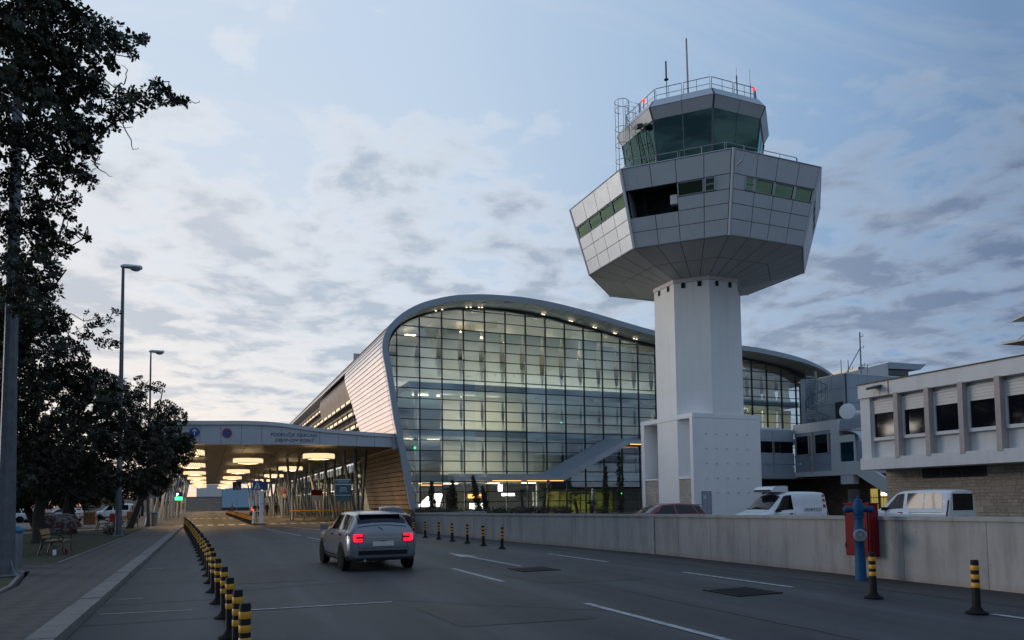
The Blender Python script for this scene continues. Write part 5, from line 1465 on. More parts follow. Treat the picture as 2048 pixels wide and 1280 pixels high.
for i in range(6): b.tube([(7.3+i*1.2, 72-i*.19, .02), (7.3+i*1.2, 72-i*.19, .95)], .05, 6)
b.build('post', M['dark_steel'], e); settle(e)
# far end of the drop-off road
e = empty('stone_terrace_wall', (0, 196, 0), 0, 'long stone retaining wall seen through the far end of the canopy', 'wall')
b = MB(); b.box(-30, 30, 215, 216, .0, 3.6); b.box(-30, 2, 200, 201, 0, 1.6); b.build('stone_face', M['stone'], e); b = MB(); b.box(-30, 30, 214.9, 216.1, 3.6, 3.8); b.build('coping', M['kerb'], e)
b = MB(); b.box(-3, 4, 230, 240, 0, 7.5); b.build('far_house', M['offwhite'], e); settle(e)
e = empty('blue_billboard', (9, 205, 0), 0, 'wide pale blue lit hoarding beyond the canopy', 'billboard')
b = MB(); b.box(3.5, 13, 204, 204.2, .8, 5.8); b.build('board', M['screen_blue'], e); b = MB(); b.box(3.4, 13.1, 204.2, 204.4, 0, 5.9); b.build('frame', M['dark_steel'], e); settle(e)

# ------------------------------------------------------------------ vegetation
def leaves(mb, c, r, n, size, rr, squash=1.0, nl=6):
    """rosettes of pointed leaves scattered through a lobe, denser towards its skin"""
    for _ in range(n):
        while True:
            p = Vector((rr.uniform(-1, 1), rr.uniform(-1, 1), rr.uniform(-1, 1)))
            if p.length <= 1: break
        p = p.normalized()*(p.length**.6) if p.length > 1e-3 else p
        o = Vector(c) + Vector((p.x*r, p.y*r, p.z*r*squash))
        ax = Vector((rr.gauss(0, 1), rr.gauss(0, 1), rr.gauss(.5, 1))).normalized()
        x = ax.orthogonal().normalized(); y = ax.cross(x); ph = rr.uniform(0, 6.28); s0 = size*rr.uniform(.7, 1.25)
        for k in range(nl):
            t = ph + 6.283*k/nl + rr.uniform(-.3, .3); s = s0*rr.uniform(.7, 1.2)
            d = (x*math.cos(t) + y*math.sin(t)); q = ax.cross(d); lift = ax*rr.uniform(-.1, .5)*s
            b = len(mb.v)
            mb.v += [tuple(o + d*s*.08), tuple(o + d*s*.6 + q*s*.30 + lift*.5), tuple(o + d*s + lift), tuple(o + d*s*.6 - q*s*.30 + lift*.5)]
            mb.f.append((b, b+1, b+2, b+3)); mb.m.append(0)
def tree(name, base, lobes, leaf_size, dens, lab, cat='tree', mat_='oak', trunk_r=.22, seed=1, lean=(0, 0), fork=None, twigs=(), group=None, nl=6, squash=.85):
    rr = random.Random(seed)
    root = empty(name, base, 0, lab, cat, group)
    B = Vector(base); t = MB(); fz = fork or 2.6
    F = Vector((lean[0], lean[1], fz))
    t.tube([(0, 0, -.1), (lean[0]*.15, lean[1]*.15, .25), (lean[0]*.5+rr.uniform(-.1, .1), lean[1]*.5, fz*.55), tuple(F)], [trunk_r*1.45, trunk_r*1.05, trunk_r*.9, trunk_r*.75], 10)
    top = max(l[2] for l in lobes)-base[2]
    cx = sum(l[0] for l in lobes)/len(lobes)-base[0]; cyv = sum(l[1] for l in lobes)/len(lobes)-base[1]
    ld_ = [F, F*.5+Vector((cx, cyv, top))*.5, Vector((cx*.9, cyv*.9, top*.95))]
    t.tube([tuple(p) for p in ld_], [trunk_r*.72, trunk_r*.45, trunk_r*.12], 8)
    done = [(p, trunk_r*.5*(1-.25*i)) for i, p in enumerate((F, ld_[1], ld_[2], F.lerp(ld_[1], .5), ld_[1].lerp(ld_[2], .5)))]
    for l in sorted(lobes, key=lambda q: min((Vector(q[:3])-B-d[0]).length for d in done)):
        c = Vector(l[:3]) - B; h = max(fz*.8, min(c.z-.4, c.z*.75))
        u = min(1, max(0, (h-fz)/max(.1, top-fz)))
        s, pr = min(done, key=lambda d: (d[0]-c).length + max(0, d[0].z-c.z)*.4)
        m_ = s.lerp(c, .5) + Vector((rr.uniform(-.2, .2), rr.uniform(-.2, .2), rr.uniform(-.1, .35)))
        q = s.lerp(c, .8) + Vector((rr.uniform(-.12, .12), rr.uniform(-.12, .12), rr.uniform(-.05, .2)))
        r0 = max(.012, min(pr*.72, .012+.02*(c-s).length+.02*l[3])); done.append((c, max(.012, r0*.7)))
        t.tube([tuple(s), tuple(m_), tuple(q), tuple(c)], [r0, r0*.88, r0*.75, r0*.6], 6)
        for _ in range(4):
            d = Vector((rr.gauss(0, 1), rr.gauss(0, 1), rr.gauss(.1, .7))).normalized()*l[3]*rr.uniform(.6, 1.05)
            t.tube([tuple(q), tuple(q.lerp(c+d, .6)+Vector((0, 0, rr.uniform(-.05, .1)))), tuple(c+d)], [min(.02, r0*.35), min(.012, r0*.22), .003], 4)
    for j, pts in enumerate(twigs):
        q = [Vector(p)-B for p in pts]; s = min(done, key=lambda d: (d[0]-q[0]).length)[0]
        if .05 < (s-q[0]).length < 1.5: q = [s, s.lerp(q[0], .55)+Vector((0, 0, .04))] + q
        r0 = .04 if j == 0 else .013
        w = [q[0]]
        for a, b in zip(q, q[1:]): w += [a.lerp(b, .33)+Vector((rr.gauss(0, .012), rr.gauss(0, .012), rr.gauss(0, .012))), a.lerp(b, .66)+Vector((rr.gauss(0, .012), rr.gauss(0, .012), rr.gauss(0, .012))), b]
        t.tube([tuple(p) for p in w], [r0*(1-i/len(w))+.003 for i in range(len(w))], 5)
    t.build('trunk', M['bark'], root, smooth=60)
    mb = MB()
    for l in lobes: leaves(mb, Vector(l[:3])-B, l[3], max(3, int(dens*max(l[3], .12)**2 * (l[4] if len(l) > 4 else 1))), leaf_size, rr, squash, nl)
    mb.build('crown', M[mat_], root, fix=False)
    return root
NEAR = [(-3.57, 13.51, 10.04, 0.88), (-3.46, 13.71, 8.86, 0.89), (-3.08, 14.36, 10.23, 0.73), (-2.53, 13.54, 10.26, 0.5), (-2.35, 13.61, 9.58, 0.52), (-2.01, 13.76, 9.75, 0.36), (-1.58, 13.03, 9.28, 0.31), (-2.76, 13.62, 8.97, 0.66), (-2.48, 13.83, 8.9, 0.52), (-2.09, 14.13, 9.15, 0.37), (-1.66, 12.87, 8.83, 0.21), (-1.44, 13.25, 9.39, 0.18), (-1.18, 12.86, 9.2, 0.14, 0.8), (-1.11, 14.16, 10.06, 0.08, 0.8), (-1.33, 13.95, 9.63, 0.11), (-2.77, 12.78, 7.69, 0.68), (-2.54, 14.47, 8.56, 0.48), (-2.16, 14.44, 8.94, 0.3), (-1.85, 13.88, 8.91, 0.19), (-1.59, 13.81, 9.28, 0.12, 0.7), (-1.44, 12.98, 8.11, 0.24, 0.8), (-1.2, 12.73, 8.11, 0.24), (-1.0, 13.65, 8.73, 0.21), (-0.68, 12.81, 8.34, 0.18), (-0.56, 13.04, 8.41, 0.1), (-0.87, 13.14, 8.74, 0.12, 0.8), (-0.41, 12.75, 8.3, 0.06, 0.7), (-1.69, 13.54, 8.13, 0.25, 0.8), (-1.55, 13.49, 8.61, 0.12, 0.6), (-2.01, 14.22, 8.21, 0.26), (-2.18, 13.63, 7.87, 0.33), (-2.13, 13.85, 7.59, 0.36), (-2.72, 13.6, 7.37, 0.54), (-3.04, 13.89, 6.69, 0.51), (-1.9, 13.52, 7.65, 0.18), (-2.27, 13.2, 7.11, 0.24), (-2.18, 14.5, 7.51, 0.18), (-2.0, 14.49, 7.43, 0.14), (-2.47, 14.21, 7.15, 0.15), (-2.84, 13.97, 6.16, 0.46), (-2.37, 13.27, 6.42, 0.18), (-2.12, 13.11, 6.46, 0.14), (-2.02, 13.22, 6.62, 0.1), (-2.78, 12.83, 5.07, 0.45), (-2.61, 14.08, 6.31, 0.25), (-2.25, 13.42, 6.04, 0.18), (-2.16, 14.22, 6.35, 0.13), (-2.44, 13.4, 5.68, 0.21), (-2.34, 14.42, 6.12, 0.14), (-2.69, 14.23, 5.49, 0.27), (-2.13, 12.7, 5.23, 0.14), (-2.31, 13.08, 5.0, 0.17), (-2.81, 14.34, 5.08, 0.34), (-2.13, 13.55, 6.35, 0.1, 0.7), (-2.01, 14.46, 6.4, 0.05, 0.6)]
T2 = [(-6.74, 28.67, 7.88, 1.33), (-5.82, 27.63, 7.72, 0.81), (-5.78, 29.41, 8.85, 0.8), (-5.54, 29.89, 7.56, 0.98), (-4.82, 28.26, 7.95, 0.51), (-4.27, 27.68, 6.68, 0.6), (-5.95, 28.46, 5.88, 1.33), (-4.99, 30.49, 5.88, 1.09), (-4.28, 29.83, 6.28, 0.65), (-3.65, 27.78, 7.94, 0.34, 0.35), (-3.3, 28.19, 7.89, 0.35, 0.3), (-3.29, 27.72, 7.1, 0.3, 0.3), (-3.87, 27.59, 7.45, 0.3, 0.5), (-3.22, 29.95, 8.77, 0.15, 0.5), (-3.06, 27.97, 7.16, 0.17, 0.4), (-6.21, 29.19, 4.1, 1.36), (-4.83, 28.83, 3.93, 1.2), (-6.06, 28.01, 2.53, 0.97)]
T3 = [(-4.6, 37.7, 7.19, 0.83), (-4.75, 35.89, 6.03, 1.08), (-3.95, 37.43, 6.26, 0.82), (-5.27, 35.85, 4.49, 1.42), (-3.86, 36.76, 4.6, 1.03), (-6.39, 36.14, 2.79, 1.06), (-4.36, 36.31, 2.9, 0.92), (-6.02, 38.41, 3.09, 0.91), (-3.48, 37.91, 5.4, 0.61)]
T4 = [(-4.36, 47.29, 7.79, 1.05), (-4.65, 49.39, 5.62, 1.51), (-3.27, 46.96, 6.47, 0.99), (-3.42, 47.62, 4.61, 1.47), (-6.55, 49.28, 2.46, 0.89), (-4.65, 48.51, 2.73, 1.12), (-3.58, 46.56, 2.82, 0.86), (-5.14, 49.76, 9.01, 0.67, 0.6)]
T5 = [(-4.14, 55.81, 9.81, 0.55, 0.6), (-4.41, 55.92, 10.34, 0.35, 0.5), (-3.29, 57.15, 10.05, 0.5, 0.45), (-2.82, 56.09, 8.32, 0.84, 0.8), (-2.18, 56.01, 7.81, 0.85), (-2.29, 55.48, 6.17, 1.18), (-1.44, 55.52, 6.02, 0.7), (-3.19, 56.7, 5.19, 1.41), (-1.66, 55.88, 4.98, 0.7), (-2.64, 56.74, 3.96, 0.92), (-3.13, 56.19, 2.89, 0.7), (-3.72, 56.39, 3.42, 0.91), (-1.21, 57.6, 5.45, 0.36)]
T6 = [(-11.13, 57.93, 4.15, 2.03), (-12.66, 58.3, 5.51, 2.36), (-11.97, 59.47, 2.65, 1.18), (-9.45, 56.73, 2.93, 1.21)]
T7 = [(-10.41, 64.27, 4.81, 1.91), (-9.25, 68.04, 4.19, 2.04), (-7.4, 67.59, 3.77, 1.89), (-9.78, 64.75, 2.72, 1.08), (-7.55, 64.45, 2.42, 0.86)]
T8 = [(-10.73, 40.96, 7.61, 3.51), (-11.24, 41.76, 4.38, 2.83), (-9.86, 38.79, 10.01, 2.01)]
TW = [[(-2.3, 13.5, 7.86), (-1.98, 13.5, 7.87), (-1.79, 13.5, 7.7), (-1.61, 13.5, 8.0), (-1.39, 13.5, 8.17), (-1.13, 13.5, 8.35), (-0.91, 13.5, 8.57)], [(-1.61, 13.5, 8.0), (-1.47, 13.5, 8.05), (-1.24, 13.5, 8.08)], [(-1.79, 13.5, 7.32), (-1.64, 13.5, 7.22), (-1.53, 13.5, 7.17)], [(-1.39, 13.5, 8.1), (-1.26, 13.5, 7.85), (-1.23, 13.5, 7.68), (-1.14, 13.5, 7.73)], [(-0.4, 13.5, 8.7), (-0.28, 13.5, 8.69), (-0.21, 13.5, 8.76)], [(-2.76, 13.5, 7.03), (-2.56, 13.5, 7.15), (-2.39, 13.5, 7.13)], [(-2.81, 13.5, 6.0), (-2.71, 13.5, 6.13), (-2.66, 13.5, 6.18)], [(-2.85, 13.5, 7.72), (-2.51, 13.5, 7.77), (-2.3, 13.5, 7.86)], [(-1.37, 13.5, 8.83), (-1.33, 13.5, 9.06), (-1.43, 13.5, 9.12)]]
def spline_rows(tab, step=.06):
    out = []
    for i in range(len(tab)-1):
        p0, p1, p2, p3 = tab[max(0, i-1)], tab[i], tab[i+1], tab[min(len(tab)-1, i+2)]
        n = max(1, int(round((p2[0]-p1[0])/step)))
        for k in range(n):
            t = k/n; row = [p1[0]+(p2[0]-p1[0])*t]
            for j in range(1, len(p1)):
                h = p2[0]-p1[0]
                def slope(a, b, c):
                    s0 = (b[j]-a[j])/max(1e-6, b[0]-a[0]) if b is not a else None
                    s1 = (c[j]-b[j])/max(1e-6, c[0]-b[0]) if c is not b else None
                    if s0 is None: return s1
                    if s1 is None: return s0
                    return 0 if s0*s1 <= 0 else 2*s0*s1/(s0+s1)
                m1, m2 = slope(p0, p1, p2), slope(p1, p2, p3)
                t2, t3 = t*t, t*t*t
                row.append((2*t3-3*t2+1)*p1[j] + (t3-2*t2+t)*h*m1 + (-2*t3+3*t2)*p2[j] + (t3-t2)*h*m2)
            out.append(tuple(row))
    out.append(tuple(tab[-1])); return out
class Shell:
    def __init__(s, tab): s.rows = spline_rows(tab)
    def at(s, x):
        r = s.rows
        x = min(max(x, r[0][0]), r[-1][0])
        for a, b in zip(r, r[1:]):
            if a[0] <= x <= b[0]:
                t = (x-a[0])/max(1e-9, b[0]-a[0]); return [a[j]+(b[j]-a[j])*t for j in range(len(a))]
        return list(r[-1])
    def keys(s, row):
        x, hw, zl, zb, zt, wt = row
        z1 = zl + .42*(zb-zl)
        return [(0, zl), (.80*hw, zl), (.93*hw, zl+.03), (.985*hw, zl+.12), (hw, z1), (.995*hw, zb-.16*(zb-zl)), (.975*hw, zb-.03), (.945*hw, zb+.005),
                (.945*hw+(wt-.945*hw)*.5, zb+(zt-zb)*.46), (.945*hw+(wt-.945*hw)*.93, zb+(zt-zb)*.86), (wt*.93, zb+(zt-zb)*.95), (wt*.80, zt-.004), (wt*.4, zt+.018), (0, zt+.022)]
    def P(s, x, v, side=1, off=0):
        k = s.keys(s.at(x)); i = min(int(v), len(k)-2); t = v-i
        y = k[i][0]+(k[i+1][0]-k[i][0])*t; z = k[i][1]+(k[i+1][1]-k[i][1])*t
        d = Vector((0, k[i+1][1]-k[i][1], -(k[i+1][0]-k[i][0])))
        if d.length > 1e-6: d.normalize()
        return Vector((x, side*(y+d.y*off), z+d.z*off))
    def mesh(s):
        mb = MB(); n = 14; vs = []
        for row in s.rows:
            k = s.keys(row); vs += [(row[0], y, z) for y, z in k] + [(row[0], -y, z) for y, z in k[-2:0:-1]]
        m = 26; fs = []
        for i in range(len(s.rows)-1):
            for k in range(m): fs.append((i*m+k, i*m+(k+1) % m, (i+1)*m+(k+1) % m, (i+1)*m+k))
        fs += [tuple(range(m)), tuple((len(s.rows)-1)*m+k for k in range(m))]
        return mb.add(vs, fs)
    def patch(s, mb, x0, x1, v0, v1, side=1, off=.006, nx=8, nv=4):
        """x0,x1 may be (at v0, at v1)"""
        xa = x0 if isinstance(x0, tuple) else (x0, x0); xb = x1 if isinstance(x1, tuple) else (x1, x1); vs = []
        for j in range(nv+1):
            t = j/nv; v = v0+(v1-v0)*t
            for i in range(nx+1):
                u = i/nx; vs.append(s.P((xa[0]+(xa[1]-xa[0])*t)*(1-u)+(xb[0]+(xb[1]-xb[0])*t)*u, v, side, off))
        mb.add(vs, [(j*(nx+1)+i, j*(nx+1)+i+1, (j+1)*(nx+1)+i+1, (j+1)*(nx+1)+i) for j in range(nv) for i in range(nx)])
HATCH = [(-2.03, .70, .42, .78, .84, .56), (-2.01, .80, .33, .86, .93, .60), (-1.93, .845, .27, .92, 1.12, .60), (-1.72, .868, .23, .94, 1.32, .585), (-1.45, .878, .21, .94, 1.39, .59), (-.6, .885, .19, .93, 1.43, .60), (.05, .885, .19, .92, 1.41, .60), (.35, .882, .19, .92, 1.33, .61), (.95, .878, .2, .92, 1.01, .66), (1.12, .875, .2, .90, .965, .68), (1.6, .855, .22, .82, .90, .66), (1.92, .80, .26, .68, .78, .60), (2.03, .68, .34, .60, .66, .50)]
SEDAN = [(-2.3, .70, .42, .80, .86, .60), (-2.27, .80, .33, .92, .98, .64), (-2.1, .86, .26, .95, 1.02, .68), (-1.75, .885, .22, .95, 1.06, .68), (-1.1, .90, .2, .95, 1.36, .60), (-.5, .905, .19, .94, 1.43, .59), (.1, .905, .19, .93, 1.41, .60), (.4, .90, .19, .92, 1.33, .61), (1.0, .895, .2, .91, .99, .68), (1.7, .87, .22, .82, .90, .68), (2.15, .82, .26, .68, .78, .62), (2.3, .68, .34, .58, .64, .52)]
VAN = [(-2.02, .70, .45, .98, 1.70, .55), (-2.0, .79, .32, 1.02, 1.79, .61), (-1.9, .83, .27, 1.03, 1.83, .635), (-.8, .84, .22, 1.03, 1.86, .65), (0.1, .84, .21, 1.03, 1.83, .64), (.42, .84, .21, 1.02, 1.73, .63), (1.12, .84, .21, 1.01, 1.13, .66), (1.3, .83, .21, .98, 1.06, .68), (1.7, .815, .24, .86, .95, .66), (1.94, .77, .28, .70, .80, .60), (2.02, .66, .36, .60, .66, .50)]
def car(name, tab, paint, lab, cat, lit=False, kind='hatch', group=None):
    root = empty(name, (0, 0, 0), 0, lab, cat, group); S = Shell(tab); xr, xf = tab[0][0], tab[-1][0]
    body = S.mesh().build('body', M[paint], root, smooth=38)
    V0, V1 = 7.25, 9.0
    gm = 'dark_glass'
    def win(xa, xb, name='window', vv=(V0, V1), sides=(1, -1)):
        for sd in sides:
            mb = MB(); S.patch(mb, xa, xb, vv[0], vv[1], sd, .006); w = mb.build(name, M[gm], root, smooth=60)
    def strip(x0, x1, z0, z1, m, nm, t=.02):
        b = MB()
        for sd in (1, -1): b.box(x0, x1, sd*(t if sd > 0 else -t)-.01 if False else 0, 0, z0, z1)
    def screen(xa, xb, v0, nm):
        mb = MB()
        for sd in (1, -1): S.patch(mb, xa, xb, v0, 13, sd, .007, 6, 8)
        mb.build(nm, M[gm], root, smooth=60)
    if kind == 'hatch':
        win((-1.42, -1.25), (-.42, -.40)); win((-.34, -.34), (.72, .24)); win((-1.80, -1.62), (-1.5, -1.34))
        screen((-1.96, -1.95), (-1.60, -1.62), 9.4, 'rear_window'); screen((.42, .36), (.94, .98), 9.3, 'windscreen')
    elif kind == 'sedan':
        win((-1.25, -1.0), (-.38, -.36)); win((-.30, -.30), (.8, .3)); screen((-1.68, -1.68), (-1.15, -1.15), 9.3, 'rear_window'); screen((.45, .40), (.98, 1.0), 9.3, 'windscreen')
    elif kind == 'panel_van':
        win((-.10, -.10), (.92, .32)); screen((.46, .44), (1.10, 1.14), 9.3, 'windscreen')
    elif kind == 'mpv':
        win((-1.72, -1.68), (-.98, -.98)); win((-.93, -.93), (-.18, -.18)); win((-.02, -.04), (.95, .32)); screen((.46, .44), (1.10, 1.14), 9.3, 'windscreen')
        mb = MB(); mb.box(xr-.012, xr-.004, -.5, .5, 1.12, 1.66); mb.build('rear_window', M[gm], root)
        mb = MB(); mb.box(xr-.01, xr-.002, -.56, .56, 1.06, 1.70); mb.build('rear_window_surround', M['black'], root)
    # lower trim, bumpers
    t = MB()
    for sd in (1, -1): S.patch(t, xr+.5, xf-.5, 2.2, 3.3, sd, .006, 10, 2)
    t.build('sill_trim', M['black'], root)
    bp = MB(); S.patch(bp, xr+.01, xr+.3, 2.0, 3.0, 1, .008, 3, 2); S.patch(bp, xr+.01, xr+.3, 2.0, 3.0, -1, .008, 3, 2); bp.box(xr-.014, xr, -.60, .60, .40, .50); bp.build('rear_bumper', M['black'], root)
    dl = MB()
    for sd in (1, -1):
        for x in ((-.38, .74) if kind != 'panel_van' else (-.14, .9)): S.patch(dl, x-.006, x+.006, 3.2, 7.0, sd, .003, 1, 4)
    if kind in ('mpv',):
        for sd in (1, -1): S.patch(dl, xr+.25, -.3, 5.6, 5.72, sd, .004, 6, 1)
    dl.build('door_gap', M['black'], root)
    hd = MB()
    for sd in (1, -1):
        for x in (-.32, -1.3) if kind in ('hatch', 'sedan') else (-.06,): 
            p = S.P(x+.12, 5.6, sd, .015); hd.obox(tuple(p), (.17, .03, .035))
    hd.pieces('door_handle', M['black'], root, 6)
    for sd in (1, -1):
        p = S.P(.70 if kind in ('hatch', 'sedan') else .78, 7.1, sd, .0); m = MB(); m.obox((p.x, p.y+sd*.10, p.z+.07), (.10, .19, .14)); m.v = [(a, b, c) for a, b, c in m.v]; m.build('wing_mirror', M['black' if paint == 'car_white' else paint], root)
    for sd in (1, -1):
        z0, z1 = (.80, 1.42) if kind in ('mpv', 'panel_van') else (.70, .93)
        tl = MB()
        if kind == 'panel_van':
            for zz in (1.28, 1.45, 1.62): pass
            S.patch(tl, xr+.01, xr+.14, 4.4, 6.4, sd, .008, 2, 4)
        elif kind == 'mpv': S.patch(tl, xr+.005, xr+.10, 4.6, 8.2, sd, .01, 2, 6)
        else:
            S.patch(tl, xr+.005, xr+.2, 5.0, 6.9, sd, .01, 3, 3); y0, y1 = sorted((sd*.48, sd*.74)); tl.prism([(y0, z0), (y1, z0+.01), (y1, z1-.04), (y0 if sd > 0 else y0+.06, z1-.03)], lambda a, c: (xr-.018, a, c), (.025, 0, 0))
        to = tl.build('tail_light', M['tail'], root)
        if lit:
            gb = MB(); ya, yb_ = sorted((sd*.49, sd*.73))
            for za, zc in ((.715, .745), (.765, .79), (.84, .862), (.876, .895)): gb.box(xr-.024, xr-.0185, ya+.01, yb_-.01, za, zc)
            ym = sorted((sd*.66, sd*.73)); gb.box(xr-.0235, xr-.0183, ym[0], ym[1], .745, .876)
            gb.build('glowing_bar', M['tail_glow'], to)
        hl = MB(); S.patch(hl, xf-.32, xf-.04, 5.2, 7.4, sd, .008, 3, 3); hl.build('headlight', M['headlamp'], root)
    if kind in ('hatch', 'sedan'):
        gp = MB()
        for sd in (1, -1):
            y0, y1 = sorted((sd*.60, sd*.606)); gp.box(xr-.006, xr+.0, y0, y1, .56, .80)
        gp.box(xr-.006, xr, -.60, .60, .552, .558); gp.box(xr-.024, xr-.016, -.06, .06, .72, .735); gp.build('boot_gap', M['black'], root)
        rf = MB(); rf.box(xr-.012, xr, -.60, -.44, .44, .47); rf.box(xr-.012, xr, .44, .60, .44, .47); rf.pieces('reflector', M['tail'], root, 6)
        if kind == 'hatch':
            wp = MB(); wp.tube([(xr+.03, 0, .99), (xr+.12, .22, 1.13), (xr+.20, .40, 1.2)], .012, 4); wp.build('rear_wiper', M['black'], root)
            sp_ = MB(); sp_.prism([(-1.60, 1.385), (-1.80, 1.38), (-1.84, 1.365), (-1.60, 1.345)], lambda a, c: (a, -.52, c), (0, 1.04, 0)); sp_.build('roof_spoiler', M[paint], root)
            ex = MB(); ex.lathe([(.03, 0), (.03, .12), (.022, .12), (.022, .02)], (xr-.02, .45, .27), 10, axis='x'); ex.build('exhaust', M['chrome'], root)
    pl = MB(); zp = .66 if kind == 'hatch' else .62 if kind == 'sedan' else .84
    pl.box(xr-.022, xr-.002, -.26, .26, zp-.055, zp+.055); pl.build('number_plate', M['plate'], root)
    if kind in ('hatch', 'sedan'):
        cs = MB(); cs.box(xr-.012, xr+.0, -.42, .42, .80, .825); cs.build('trim_strip', M['chrome'], root)
    wx = (xr+.72, xf-.78)
    for x in wx:
        for sd in (1, -1):
            hw = S.at(x)[1]; y = sd*(hw-.10)
            a = MB(); a.lathe([(.0, 0), (.365, 0), (.365, sd*.13), (0, sd*.131)], (x, sd*(hw-.125), .335), 22, axis='y'); a.build('wheel_arch', M['black'], root)
            w = MB(); w.lathe([(.2, -.09*sd), (.29, -.10*sd), (.315, -.07*sd), (.315, .07*sd), (.29, .10*sd), (.215, .105*sd)], (x, y+sd*.02, .315), 22, axis='y'); wo = w.build('tyre', M['rubber'], root, smooth=40)
            r = MB(); r.lathe([(.215, .10*sd), (.20, .085*sd), (.06, .10*sd), (0, .105*sd)], (x, y+sd*.02, .315), 20, axis='y')
            r.build('rim', M['alu'], wo, smooth=30)
    return root
def place(o, x, y, deg): o.location = (x, y, 0.02 if x > 12 else 0.005); o.rotation_euler.z = R(deg)
c1 = car('silver_car', HATCH, 'car_silver', 'silver hatchback driving away with bright red tail lights, in the middle of the road', 'car', True)
place(c1, 3.86, 19.5, 92)
c2 = car('dark_sedan', SEDAN, 'car_dark', 'dark blue grey sedan stopped beyond the silver car at the end of the wall', 'car', False, 'sedan')
place(c2, 9.25, 40.3, 90)
c3 = car('red_car', HATCH, 'car_red', 'dark red hatchback behind the concrete wall before the tower base', 'car'); place(c3, 18.5, 27.2, 176)
c4 = car('refrigerated_van', VAN, 'car_white', 'white refrigerated delivery van with a roof cooling unit and black lettering', 'van', False, 'panel_van'); place(c4, 22.35, 24.1, 180)
u = MB(); u.prism([(.15, 1.86), (.75, 1.86), (.82, 1.92), (.72, 2.03), (.6, 2.1), (.15, 2.12), (-.05, 2.1), (-.05, 1.86)], lambda a, c: (a, -.55, c), (0, 1.1, 0)); co_ = u.build('cooling_unit', M['car_white'], c4)
g = MB()
for i in range(6): g.box(.77, .83, -.48+i*.165, -.36+i*.165, 1.905, 1.965)
g.build('grille', M['black'], co_)
lt_ = MB()
S4 = Shell(VAN)
for v0, xo in ((7.4, -1.93), (8.1, -1.95), (8.75, -1.965)):
    for sd in (1, -1):
        S4.patch(lt_, xo+.02, xo+.17, v0, v0+.38, sd, .008, 3, 2)
lt_.pieces('crescent_mark', M['sign_red'], c4, 6)
letter_mesh('newrest', .30, Matrix.Translation((-1.12, .858, 1.05)) @ Matrix.Rotation(R(180), 4, 'Z') @ Matrix.Rotation(R(90), 4, 'X') @ Matrix.Rotation(R(-6), 4, 'X'), M['letters'], c4, off=-.006, ext=.010)
c5 = car('white_passenger_van', VAN, 'car_white', 'white passenger van with side windows parked by the stone wall', 'van', False, 'mpv'); place(c5, 26.75, 21.05, 90)
c6 = copy_tree(c2); c6['label'] = 'dark sedan with red tail lights waiting under the canopy beyond the white pillar'; place(c6, 6.6, 112, 90)
for ch in c6.children:
    if ch.name.startswith('tail_light'): ch.data = ch.data.copy(); ch.data.materials.clear(); ch.data.materials.append(M['red_glow'])
c7 = copy_tree(c2); c7['label'] = 'dark car with a red light parked left of the canopy columns'; place(c7, -8.8, 100, 85)
for ch in c7.children:
    if ch.name.startswith('tail_light'): ch.data = ch.data.copy(); ch.data.materials.clear(); ch.data.materials.append(M['red_glow'])
labs = ['white car parked beyond the trees, just left of the second street lamp', 'white car glimpsed between the dark tree trunks', 'white car at the far left behind the leaning trunk', 'pale car parked far back under the trees', 'white van standing far back between the trunks']
for i, (x, y, d) in enumerate(((-14.6, 92, 165), (-19, 90, 170), (-26, 86, 10), (-22.5, 96, 5), (-10.2, 97, 175))):
    o = copy_tree(c3 if i < 4 else c5); o['label'] = labs[i]; o['group'] = 'cars parked beyond the trees'; place(o, x, y, d)
    for ch in o.children:
        if ch.name.startswith(('body', 'wing')): ch.data = ch.data.copy(); ch.data.materials.clear(); ch.data.materials.append(M['car_white'])
# low timber planters and posts beyond the lawn
for i, (x, y, lab) in enumerate(((-9.6, 74, 'ochre timber planter box on the plaza beyond the lawn, nearest the red panel'), (-13.1, 76, 'ochre timber planter box beside the boulder behind the lawn'), (-6.4, 76, 'ochre timber planter box right of the second street lamp'))):
    e = empty('planter_box', (x, y, .02), 0, lab, 'planter'); b = MB(); b.box(-.45, .45, -.45, .45, 0, 1.1); b.build('box', M['wood'], e); b = MB()
    for k in range(4): b.box(-.46, .46, -.47, -.45, .05+k*.27, .08+k*.27)
    b.build('slat_gap', M['dark_steel'], e)
e = empty('display_board', (-8.0, 77, .02), 0, 'red and white panel standing beyond the lawn', 'sign'); b = MB(); b.box(-.4, .35, 0, .05, .1, .9); b.build('red_half', M['sign_red'], e); b = MB(); b.box(.36, 1.1, 0, .05, .1, .9); b.build('white_half', M['white'], e)
b = MB(); b.box(-.4, -.35, 0, .05, 0, .1); b.box(1.05, 1.1, 0, .05, 0, .1); b.build('foot', M['dark_steel'], e)

